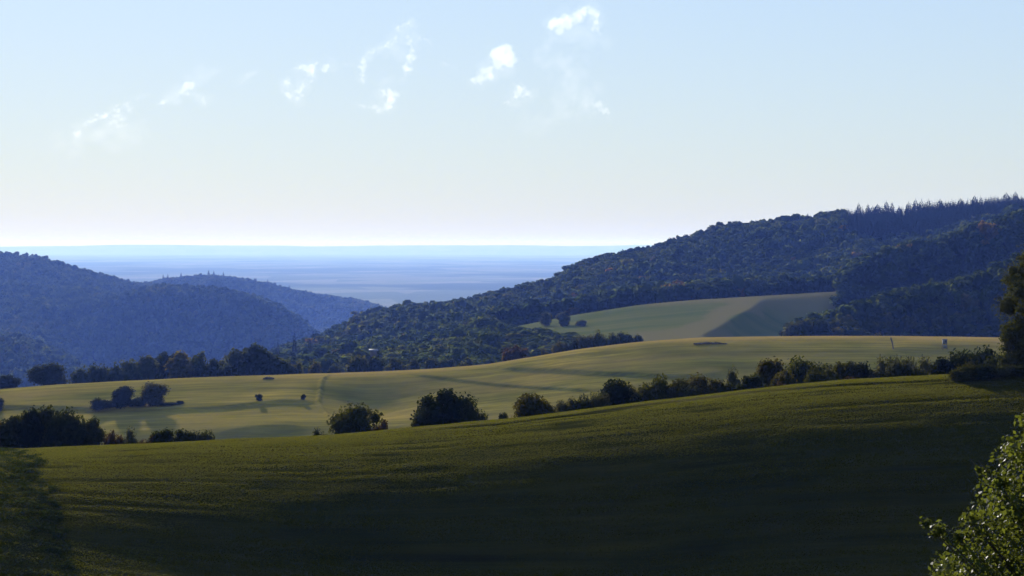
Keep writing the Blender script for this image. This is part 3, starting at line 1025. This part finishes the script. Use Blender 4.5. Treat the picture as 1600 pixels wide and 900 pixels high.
def wood_sites(y0, y1, X0, X1, spacing, mask, wid, hei, seed):
    r = np.random.default_rng(seed)
    pts = []
    y = y0
    row = 0
    while y < y1:
        xa, xb = (X0 - 800) / F * y, (X1 - 800) / F * y
        n = int((xb - xa) / spacing)
        x = xa + (np.arange(n) + 0.5 * (row % 2)) * spacing + r.uniform(-0.38, 0.38, n) * spacing
        yy = y + r.uniform(-0.38, 0.38, n) * spacing
        pts.append(np.stack([x, yy], 1))
        y += spacing * 0.87; row += 1
    p = np.concatenate(pts)
    X = p[:, 0] / p[:, 1] * F + 800
    k = mask(X, p[:, 1]) > r.random(len(p))
    p = p[k]; X = X[k]
    z = H(p[:, 0] / p[:, 1], p[:, 1])
    big = 0.75 + 0.5 * (fbm(p[:, 0] / 90, p[:, 1] / 90, seed + 3, 3) + 0.5)
    f = np.clip(r.lognormal(0, 0.24, len(p)), 0.55, 1.75)
    h = (hei[0] + (hei[1] - hei[0]) * (0.5 + 0.8 * (f - 1)) + r.normal(0, 1.6, len(p))) * big
    w = (wid[0] + wid[1]) / 2 * f * (0.6 + 0.4 * big)
    k = R(p[:, 1]) / p[:, 1]
    v = visible(X, p[:, 1], z, h / k)
    s = np.stack([p[:, 0] * k, p[:, 1] * k, z * k - 0.5, w, h], 1)[v]
    return s, X[v]


def tint_for(s, X, seed, autumn=None):
    r = np.random.default_rng(seed)
    t = np.clip(0.42 + 0.6 * fbm(s[:, 0] / 110, s[:, 1] / 110, seed, 3) + r.normal(0, 0.24, len(s)), 0, 0.96)
    if autumn is not None:
        a = autumn(X, s[:, 1]) > r.random(len(s))
        t[a] = r.uniform(0.985, 1.0, a.sum())
    return t


def right_mask(X, y):
    m = np.ones_like(X)
    f = upper_field(X, y)
    m = m * (f < 0.3)
    shed = (X > 440) & (X < 600) & (y < 1760)
    m = m * ~shed
    con = (X > 1318) & (y > 2780)
    return m * ~con * sstep(395, 460, X)


# nearest trees of the wooded spur on the right are single trees
s, X = wood_sites(1640, 1900, 1235, 1720, 12.5, right_mask, (13, 18), (12, 19), 31)
order = np.argsort(s[:, 1])
s = s[order]; X = X[order]
C_SPUR = protos('crown', 6, lambda i: broadleaf(220 + i, 520, 0.07, 0.0, 11, jit=0.3), M_LEAF_FAR)
NS_IND = min(len(s), 105)
for i in range(NS_IND):
    e = empty('spur_tree', s[i, :3])
    e.scale = (s[i, 3], s[i, 3], s[i, 4])
    c = link('crown', C_SPUR[i % 6], None, e); c.rotation_euler = (0, 0, random.uniform(0, 6.28))
    link('trunk', TRUNKS[i % 3], None, e)
    tag(e, 'broadleaf tree in the front rows of the wooded spur behind the meadow', 'tree', 'front trees of the wooded spur')
rest = s[NS_IND:]; restX = X[NS_IND:]


def orange(X, y):
    return 0.75 * np.exp(-((X - 1520) / 22.0) ** 2 - ((y - 2080) / 60.0) ** 2) + 0.5 * np.exp(-((X - 1535) / 16.0) ** 2 - ((y - 1900) / 50.0) ** 2) + 0.008


s2, X2 = wood_sites(1560, 2200, 380, 1740, 11.5, lambda a, b: right_mask(a, b) * ~((a > 1235) & (b < 1900)) * ~((a > 900) & (a < 1245) & (b < 1800)), (11, 18), (10, 20), 32)
s2[:, 4] *= np.where((X2 > 770) & (X2 < 910), 0.55, 1.0)
s2 = np.concatenate([rest, s2]); X2 = np.concatenate([restX, X2])
forest('woods', 'broadleaf woods covering the slopes around the upper field', s2, lambda i: broadleaf(240 + i, 260, 0.085, 0.0, 9, jit=0.3), 6, M_FOREST, tint_for(s2, X2, 41, orange))
s3, X3 = wood_sites(2200, 3010, 400, 1740, 12.0, right_mask, (12, 19), (11, 20), 33)
forest('woods', 'broadleaf woods on the upper slope of the right hill', s3, lambda i: broadleaf(260 + i, 170, 0.10, 0.0, 8, jit=0.3), 6, M_FOREST, tint_for(s3, X3, 42, orange))
s4, X4 = wood_sites(2780, 2990, 1318, 1740, 8.0, lambda a, b: np.ones_like(a), (9, 12), (20, 26), 34)
s4[:, 4] *= np.interp(s4[:, 1], [2780, 2960], [0.9, 1.0])
forest('spruce_woods', 'dark spruce woods below the skyline spruces of the right hill', s4, lambda i: conifer(280 + i, 9, 9, 0.07), 4, M_CONIFER, np.full(len(s4), 0.4))
s5_, X5 = wood_sites(3150, 5500, -120, 660, 13.0, lambda a, b: sstep(640, 600, a), (12, 19), (9, 25), 35)
forest('woods', 'hazy broadleaf woods on the left hills', s5_, lambda i: broadleaf(300 + i, 70, 0.16, 0.0, 6, jit=0.3), 6, M_FOREST, tint_for(s5_, X5, 43))
s6, X6 = wood_sites(5500, 6900, 60, 680, 15.0, lambda a, b: sstep(690, 660, a), (14, 20), (12, 22), 36)
forest('woods', 'blue hazy woods on the farthest hill of the valley mouth', s6, lambda i: broadleaf(320 + i, 45, 0.2, 0.0, 5, jit=0.3), 5, M_FOREST, tint_for(s6, X6, 44))
print('forest trees', len(s), len(s2), len(s3), len(s4), len(s5_), len(s6))
for X, Yt in ((77, 409), (255, 428), (262, 427), (283, 425), (326, 421), (334, 422), (349, 424), (400, 434), (418, 436), (452, 445)):
    tree('hazy_spruce', 'tree', 'bluish spruce poking out of the skyline of the left hills', X, Yt, 6.5, 5400 if X < 200 else 6600, C_SPRUCE, group='spruces on the left skyline')

# ---------------------------------------------------------------- big tree and dark hedge at the right end of the crest
x, y, z = ground(1648, 440)
bt = empty('broadleaf_tree', (x, y, z))
S = y / F
r = np.random.default_rng(400)
lob = []
for (X, Y, rp) in ((1648, 440, 60), (1600, 440, 30), (1585, 480, 22), (1592, 515, 24), (1578, 535, 20), (1600, 550, 28), (1640, 500, 60), (1700, 470, 60), (1690, 540, 60), (1650, 560, 40),
                   (1640, 395, 45), (1612, 412, 20), (1585, 455, 16), (1566, 520, 12), (1572, 560, 18), (1690, 400, 45), (1740, 520, 40), (1585, 570, 20), (1660, 360, 30)):
    lob.append(((X - 1648) * S, r.uniform(-1, 1) * 3, (EYE - Y) * S - z, rp * S, rp * S * 0.9))
lob += [(lb[0] * 0.8, (4 if i % 2 else -4) * 0.9, lb[2], lb[3] * 0.9, lb[4] * 0.9) for i, lb in enumerate(lob[:12])]
kids = []
for lb in lob:
    for q in range(4):
        d = unit(r.normal(size=3)) * lb[3] * 0.8
        kids.append((lb[0] + d[0], lb[1] + d[1], lb[2] + d[2] * 0.9, lb[3] * r.uniform(0.3, 0.5), lb[3] * r.uniform(0.25, 0.4)))
lob = lob + kids
V, Fq = lobes_crown(r, lob, 42000, 0.13, 0.7, (0.6, 1.3))
hv, hf = [V], []
for i, lb in enumerate(lob):
    hv.append(np.array(lb[:3]) + ICO_V * np.array([lb[3], lb[3], lb[4]]) * 0.74)
    hf.append(ICO_F + len(V) + 12 * i)
link('crown', np_mesh('crown', np.concatenate(hv), [Fq, np.concatenate(hf)]), M_BIGLEAF, bt)
V, P = tube_chain([[((0, 0, -0.4), 0.36), ((0.1, 0, 4), 0.27), ((0, 0.1, 9), 0.16), ((0, 0, 14), 0.05)]] +
                  [[((0, 0, 2.4 + i), 0.14), ((math.cos(i * 2.1) * 1.8, math.sin(i * 2.1) * 1.2, 3.6 + i), 0.09), ((math.cos(i * 2.1) * 4, math.sin(i * 2.1) * 2.4, 5 + i), 0.03)] for i in range(7)], 8)
link('trunk', np_mesh('trunk', V, P), M_BARK, bt)
tag(bt, 'tall broadleaf tree with sunlit yellowish leaves at the right end of the crest', 'tree')
for X, Yt, w, lb in ((1507, 571, 40, 'first rounded bush of the black low hedge under the tall tree'), (1536, 570, 44, 'second bush of the black low hedge under the tall tree'),
                     (1568, 571, 46, 'bush of the black low hedge right below the tall tree crown'), (1605, 569, 50, 'last bush of the black low hedge at the picture edge'), (1650, 566, 56, 'hedge bush outside the picture edge under the tall tree')):
    x, y, z = ground(X, 428)
    h = (EYE - Yt) / F * y - z
    e = empty('hedge_bush', (x, y, z - 0.15)); e.scale = (w / F * y * 1.15, w / F * y, h + 0.15)
    c = link('crown', C_HEDGE[int(X) % 6], None, e); c.rotation_euler = (0, 0, X)
    link('stem', STEMS[0], None, e)
    tag(e, lb, 'bush', 'black low hedge under the tall tree')

# ---------------------------------------------------------------- tree close to the viewpoint, lower right corner
D0 = 38.0
S = D0 / F
bx, by = (1640 - 800) * S, D0
bz = -10.6
nt_ = empty('fruit_tree', (bx, by, bz))
r = np.random.default_rng(500)
lob = [(1605, 735, 52), (1588, 700, 26), (1575, 790, 52), (1560, 755, 20), (1535, 835, 40), (1520, 815, 22), (1495, 838, 20), (1470, 832, 16), (1448, 820, 11), (1545, 738, 9), (1530, 735, 7),
       (1500, 885, 42), (1480, 905, 30), (1560, 880, 62), (1620, 830, 80), (1640, 760, 80), (1680, 700, 70), (1630, 680, 36), (1610, 665, 20), (1690, 850, 90), (1600, 930, 90), (1530, 950, 70), (1650, 640, 30),
       (1720, 780, 80), (1740, 900, 90)]
L3 = []
paths = [[((0, 0, -0.4), 0.17), ((0.05, 0.03, 1.6), 0.14), ((0.0, 0, 3.2), 0.11), ((0.1, 0, 5.2), 0.07), ((0.05, 0, 7.2), 0.02)]]
for i, (X, Y, rp) in enumerate(lob):
    dy = r.uniform(-0.9, 0.9) if rp > 24 else r.uniform(-0.25, 0.25)
    c = np.array([(X - 1640) * S, dy, (EYE - Y) * S - bz])
    L3.append((c[0], c[1], c[2], rp * S, rp * S))
    z0 = max(1.5, c[2] - 0.9 - abs(c[0]) * 0.5)
    st = np.array([0.03, 0, z0])
    m1 = st * 0.5 + c * 0.5 + np.array([0, 0, -0.12])
    paths.append([(st, 0.05), (m1, 0.028), (c, 0.012), (c + (c - m1) * 0.25, 0.004)])
    if rp > 24:
        L3.append((c[0] + 0.1, -dy, c[2] - 0.1, rp * S * 0.9, rp * S * 0.9))
    for q in range(5):
        d = unit(r.normal(size=3)) * rp * S
        paths.append([(c, 0.009), (c + d * 0.6, 0.006), (c + d * 1.1 + np.array([0, 0, 0.03]), 0.002)])
V, Fq = lobes_crown(r, L3, 15000, 0.056, 0.9, (0.25, 1.15))
link('crown', np_mesh('crown', V, [Fq]), M_NEARLEAF, nt_)
V, P = tube_chain(paths, 6)
link('trunk', np_mesh('trunk', V, P), M_BARK, nt_)
tag(nt_, 'glossy-leaved tree top close to the viewpoint in the lower right corner', 'tree')


# ---------------------------------------------------------------- small built things
def box(V, Q, cx, cy, cz, sx, sy, sz):
    o = len(V)
    for dx in (-.5, .5):
        for dy in (-.5, .5):
            for dz in (-.5, .5):
                V.append((cx + dx * sx, cy + dy * sy, cz + dz * sz))
    Q += [(o, o + 1, o + 3, o + 2), (o + 4, o + 6, o + 7, o + 5), (o, o + 4, o + 5, o + 1), (o + 2, o + 3, o + 7, o + 6), (o, o + 2, o + 6, o + 4), (o + 1, o + 5, o + 7, o + 3)]


def boxes(name, lst, mat, parent):
    V, Q = [], []
    for b in lst: box(V, Q, *b)
    return link(name, np_mesh(name, np.array(V), [np.array(Q)]), mat, parent)


def gable(name, L, W, z0, h, over, mat, parent):
    l, w = L / 2 + over, W / 2 + over
    t = 0.25
    V = [(-l, -w, z0), (l, -w, z0), (l, 0, z0 + h), (-l, 0, z0 + h), (l, w, z0), (-l, w, z0)]
    V += [(a, b, c + t) for a, b, c in V]
    Q = [(6, 7, 8, 9), (9, 8, 10, 11), (0, 3, 2, 1), (3, 5, 4, 2), (0, 1, 7, 6), (5, 11, 10, 4), (1, 2, 8, 7), (2, 4, 10, 8), (0, 6, 9, 3), (3, 9, 11, 5)]
    return link(name, np_mesh(name, np.array(V, float), [np.array(Q)]), mat, parent)


M_WHITE = plain_colour('white_render', (0.7, 0.7, 0.68), (0.82, 0.82, 0.8), 0.4)
M_ROOFP = plain_colour('pale_sheet_roof', (0.10, 0.10, 0.105), (0.17, 0.17, 0.175), 0.3, 0.7)
M_WOOD = plain_colour('weathered_wood', (0.06, 0.045, 0.035), (0.13, 0.10, 0.075), 2.0, 0.85)
M_WOODG = plain_colour('grey_boards', (0.09, 0.09, 0.087), (0.14, 0.14, 0.135), 2.0, 0.8)
M_TILE = plain_colour('tile_roof', (0.16, 0.07, 0.05), (0.25, 0.11, 0.07), 1.0)
M_DARK = plain_colour('dark_opening', (0.015, 0.015, 0.017), (0.03, 0.03, 0.03), 1.0, 0.4)
M_STRAW = plain_colour('brushwood', (0.05, 0.038, 0.025), (0.12, 0.09, 0.06), 1.2, 0.95)

# long low farm shed with a pale roof on the foot of the wooded hill
x, yS, z = ground(566, 1700)
zt = (EYE - 549) / F * yS
sh = empty('farm_shed', (x, y, zt - 3.6)); sh.rotation_euler = (0, math.radians(-6), math.radians(4))
boxes('wall', [(0, 0, 0.6, 20, 7, 4.2)], M_WOOD, sh)
gable('roof', 21, 7, 2.7, 1.0, 0.5, M_ROOFP, sh)
boxes('door', [(-5, -3.53, 0.3, 3, 0.1, 3.0), (5, -3.53, 0.3, 3, 0.1, 3.0)], M_DARK, sh)
tag(sh, 'long low farm shed with a pale roof below the wooded hill', 'shed')
yS = float(R(1690))
sh2 = empty('farm_shed', ((583 - 800) / F * yS, yS + 4, (EYE - 547) / F * yS - 3.4)); sh2.rotation_euler = (0, 0, math.radians(4))
boxes('wall', [(0, 0, 0.5, 5, 5, 4)], M_WOOD, sh2)
gable('roof', 6, 5, 2.5, 1.2, 0.4, M_ROOFP, sh2)
tag(sh2, 'small pale-roofed hut at the right end of the long farm shed', 'shed')
# white house among the trees of the left hill
yS = float(R(hit(210, 524, 3900, 4600)))
zt = (EYE - 521) / F * yS
hs = empty('house', ((210 - 800) / F * yS, yS - 14, zt - 9)); hs.rotation_euler = (0, 0, math.radians(20))
boxes('wall', [(0, 0, 3, 10, 9, 8)], M_WHITE, hs)
gable('roof', 10, 9, 7, 3, 0.5, M_TILE, hs)
boxes('window', [(-2.5, -4.53, 4.5, 1.2, 0.1, 1.4), (2.5, -4.53, 4.5, 1.2, 0.1, 1.4)], M_DARK, hs)
tag(hs, 'tiny white house among the woods of the left hill', 'house')
# raised hide and leaning post on the right part of the middle field
yH = hit(1476, 545, 1096, 1300)
x, y, z = ground(1476, yH)
hd = empty('raised_hide', (x, y, z))
boxes('cabin', [(0, 0, 3.9, 2.0, 1.8, 2.2)], M_WOODG, hd)
boxes('roof', [(0, 0, 5.1, 2.5, 2.3, 0.18)], M_WOOD, hd)
for sx in (-1, 1):
    for sy in (-1, 1):
        V, P = tube_chain([[((sx * 1.3, sy * 1.2, -0.3), 0.09), ((sx * 0.9, sy * 0.8, 2.8), 0.08)]], 6)
        link('leg', np_mesh('leg', V, P), M_WOOD, hd)
boxes('lower_panel', [(0, -0.95, 1.5, 1.8, 0.06, 1.6)], M_WOODG, hd)
boxes('opening', [(0.45, -0.93, 4.2, 0.9, 0.08, 1.2)], M_DARK, hd)
tag(hd, 'upright wooden raised hide with a pale side on the field', 'hide')
yP = hit(1396, 545, 1096, 1300)
x, y, z = ground(1396, yP)
V, P = tube_chain([[((0, 0, -0.4), 0.28), ((-0.5, 0, 2.4), 0.3), ((-1.0, 0, 4.4), 0.42), ((-1.25, 0, 5.6), 0.2)], [((-0.9, 0, 4.0), 0.16), ((-1.7, 0.2, 5.0), 0.08)], [((-0.6, 0, 2.9), 0.14), ((0.1, 0.1, 3.8), 0.06)]], 8)
o = link('leaning_post', np_mesh('leaning_post', V, P), M_WOOD); o.location = (x, y, z)
tag(o, 'dark dead trunk leaning like a post above the thicket', 'post')
# low heaps of cut brushwood near the crest of the middle field
for (X, Y, wpx, hm, lb) in ((420, 592, 16, 0.9, 'small dark heap of brushwood near the left crest of the meadow'), (1110, 537, 52, 0.9, 'long dark strip of cut brushwood near the right crest of the meadow')):
    yy = hit(X, Y, 1096, 1299)
    x, y, z = ground(X, yy)
    r = np.random.default_rng(int(X))
    w = wpx / F * y
    n = 420
    P0 = np.stack([r.uniform(-.5, .5, n) * w, r.normal(0, 0.9, n), np.abs(r.normal(0, hm * 0.45, n))], 1)
    P0[:, 2] *= 1 - (2 * np.abs(P0[:, 0]) / w) ** 2
    V, Fq = leaf_quads(P0, unit(r.normal(size=(n, 3)) + np.array([0, -0.5, 0.4])), 0.42, r)
    o = link('brushwood_heap', np_mesh('brushwood_heap', V, [Fq]), M_STRAW); o.location = (x, y, z)
    tag(o, lb, 'brushwood')

# ---------------------------------------------------------------- clouds
CD = 24000.0


def cloud_vol(name, dens, aniso):
    m = bpy.data.materials.new(name); m.use_nodes = True
    nt = m.node_tree; nt.nodes.remove(nt.nodes['Principled BSDF'])
    v = nt.nodes.new('ShaderNodeVolumeScatter')
    v.inputs['Color'].default_value = (1, 1, 1, 1)
    v.inputs['Density'].default_value = dens
    v.inputs['Anisotropy'].default_value = aniso
    nt.links.new(v.outputs[0], nt.nodes['Material Output'].inputs['Volume'])
    return m


M_CLOUD = cloud_vol('cloud_edge', CLOUD_DENSITY, 0.5)
M_VEIL = cloud_vol('cloud_veil', CLOUD_DENSITY * 0.10, 0.5)
SPH_V, SPH_F = ICO_V, ICO_F


def puffs(lines, spots, seed, wide=1.0, dens=1.0):
    r = np.random.default_rng(seed)
    B = []
    for ln in lines:
        pts = np.array([(a, b) for a, b, *_ in ln], float)
        rad = np.array([(q[2] if len(q) > 2 else 5.0) for q in ln], float)
        seg = np.concatenate([[0], np.cumsum(np.hypot(*np.diff(pts, axis=0).T))])
        ph = r.uniform(0, 90)
        t = 0.0
        while t < seg[-1]:
            x = np.interp(t, seg, pts[:, 0]); y = np.interp(t, seg, pts[:, 1]); q = np.interp(t, seg, rad) * wide * 1.3
            lump = float(np.clip(0.75 + 1.9 * vnoise(np.array([t / 7.0 + ph]), np.array([ph]), seed)[0] + 0.9 * vnoise(np.array([t / 2.6 + ph]), np.array([ph + 5]), seed)[0], 0.12, 1.9))
            end = min(1.0, 0.3 + min(t, seg[-1] - t) / 14.0)
            qq = q * lump * end
            for k in range(max(1, int(3 * dens))):
                a = r.uniform(0, 6.28); sp = r.random() ** 0.5 * 0.95
                B.append((x + math.cos(a) * qq * sp, y + math.sin(a) * qq * sp, max(1.2, qq * r.uniform(0.3, 0.72)), r.normal(0, q * 0.7)))
            if r.random() < 0.3:       # curls thrown off the rim
                a = r.uniform(0, 6.28)
                B.append((x + math.cos(a) * q * 1.5, y + math.sin(a) * q * 1.3, max(1.1, q * r.uniform(0.16, 0.34)), r.normal(0, q)))
            t += r.uniform(1.4, 3.2)
    for (x, y, q) in spots:
        for k in range(int((10 + 0.8 * q) * dens)):
            a = r.uniform(0, 6.28); d = q * r.random() ** 0.6
            B.append((x + math.cos(a) * d, y + math.sin(a) * d * 0.75, max(1.3, q * r.uniform(0.10, 0.38)), r.normal(0, q * 0.5)))
    V, P = [], []
    S = CD / F
    for i, (x, y, q, dz) in enumerate(B):
        V.append(np.array([(x - 800) * S, CD + dz * S, (EYE - y) * S]) + ICO_V * q * S * r.uniform(0.8, 1.2, (12, 1)))
        P.append(ICO_F + 12 * i)
    return np.concatenate(V), [np.concatenate(P)]


def cloud(label, lines, spots, seed, vlines=(), vspots=()):
    def solid(nm, ln, sp, sd, mat, parent=None, wide=1.0, dens=1.0):
        V, P = puffs(ln, sp, sd, wide, dens)
        o = link(nm, np_mesh(nm, V, P), mat, parent)
        md = o.modifiers.new('union', 'REMESH'); md.mode = 'VOXEL'; md.voxel_size = 9.0
        return o
    o = solid('cloud', lines, spots, seed, M_CLOUD)
    tag(o, label, 'cloud')
    solid('veil', list(lines) + list(vlines), [(x, y, q * 1.5) for x, y, q in spots] + list(vspots), seed + 50, M_VEIL, o, 1.7, 0.8)
    return o


cloud('thin arching cloud rim with a short forked branch, left of centre', [[(243, 164, 4), (262, 158, 5), (278, 148, 5), (292, 135, 5), (305, 124, 5), (325, 117, 4), (352, 106, 3)], [(285, 146, 4), (305, 147, 4), (318, 152, 4), (321, 166, 3)]], [], 1)
cloud('low broken hazy cloud at the lower left end of the cloud chain', [[(130, 196, 4), (165, 178, 4), (195, 165, 4), (205, 158, 3), (236, 146, 2)]], [(184, 190, 13), (203, 172, 7), (120, 210, 9)], 2, (), [(175, 205, 40), (110, 215, 34), (225, 200, 22)])
cloud('tiny pink wisp between the arching rim and the ragged cloud', [[(369, 134, 4), (378, 128, 5), (390, 118, 3), (406, 110, 2)]], [], 3)
cloud('ragged cloud of crossing wisps left of the ring-shaped cloud', [[(440, 142, 4), (458, 150, 5), (468, 148, 4), (472, 130, 5), (481, 118, 5), (491, 102, 4), (500, 96, 3)], [(455, 108, 2), (480, 105, 4), (505, 108, 5), (527, 98, 3)], [(535, 100, 2), (556, 101, 2)]], [(447, 128, 9), (487, 122, 9)], 4, (), [(460, 130, 24)])
cloud('ring-shaped cloud with bright curling rim', [[(568, 133, 5), (567, 112, 5), (567, 96, 4), (574, 82, 5), (588, 76, 5), (605, 72, 6), (617, 60, 6), (622, 43, 5), (635, 38, 5), (652, 43, 3)], [(638, 56, 5), (644, 75, 6), (641, 92, 5), (635, 110, 4), (630, 128, 3)], [(652, 62, 3), (664, 60, 3), (676, 71, 2)], [(556, 163, 3), (575, 168, 4), (598, 174, 4), (612, 158, 5), (614, 145, 5), (590, 140, 3)]], [(605, 152, 9)], 5, (), [(610, 135, 26), (595, 160, 20)])
cloud('tiny curved wisp between the ring-shaped and the bright cloud', [[(688, 99, 4), (703, 101, 3), (717, 111, 2)]], [], 6)
cloud('small bright cloud puff rising to the right', [[(736, 124, 4), (746, 127, 5), (756, 120, 6), (766, 110, 7), (775, 97, 8), (786, 86, 8), (797, 90, 6), (796, 106, 4)], [(745, 124, 4), (750, 103, 3)]], [(786, 95, 11)], 7)
cloud('soft pinkish cloud puffs below the small bright cloud', [[(788, 163, 5), (800, 155, 5), (812, 140, 6), (826, 148, 6), (838, 150, 4)]], [(808, 134, 9), (820, 146, 9)], 8, (), [(835, 195, 26), (858, 190, 22), (778, 206, 8)])
cloud('tall faint cloud column with a bright top', [[(853, 47, 6), (870, 40, 7), (885, 35, 7), (900, 28, 7), (912, 19, 7), (921, 12, 6), (929, 22, 5), (931, 42, 4), (940, 60, 3)]], [(918, 16, 9)], 9, [(860, 60, 10), (880, 50, 10), (925, 50, 8)] and [[(855, 60, 10), (880, 52, 10), (925, 45, 8), (932, 62, 6)]], [(862, 85, 27), (880, 110, 30), (900, 140, 36), (905, 105, 26), (895, 165, 34)])
cloud('small curved wisp at the foot of the tall cloud column', [[(910, 166, 3), (926, 162, 4), (941, 168, 4), (950, 181, 4), (954, 192, 3)]], [], 10)

# ---------------------------------------------------------------- air
top = max(230.0, float(np.max(VS * R(VY)[:, None])) + 60.0)
Vb, Qb = [], []
box(Vb, Qb, 0, (FAR - 2200) / 2, (top + PLAIN - 14.0) / 2, 70000, FAR + 3400, top - (PLAIN - 14.0))
hz = link('haze', np_mesh('haze', np.array(Vb), [np.array(Qb)]))
m = bpy.data.materials.new('haze_air'); m.use_nodes = True
nt = m.node_tree
nt.nodes.remove(nt.nodes['Principled BSDF'])
pv = nt.nodes.new('ShaderNodeVolumePrincipled')
pv.inputs['Density'].default_value = HAZE_DENSITY
pv.inputs['Color'].default_value = (*HAZE_COLOR, 1)
pv.inputs['Absorption Color'].default_value = (1, 1, 1, 1)
pv.inputs['Anisotropy'].default_value = HAZE_ANISO
nt.links.new(pv.outputs[0], nt.nodes['Material Output'].inputs['Volume'])
hz.data.materials.append(m)
tag(hz, 'blue haze hanging over the valley and the plain', 'haze', kind='stuff')
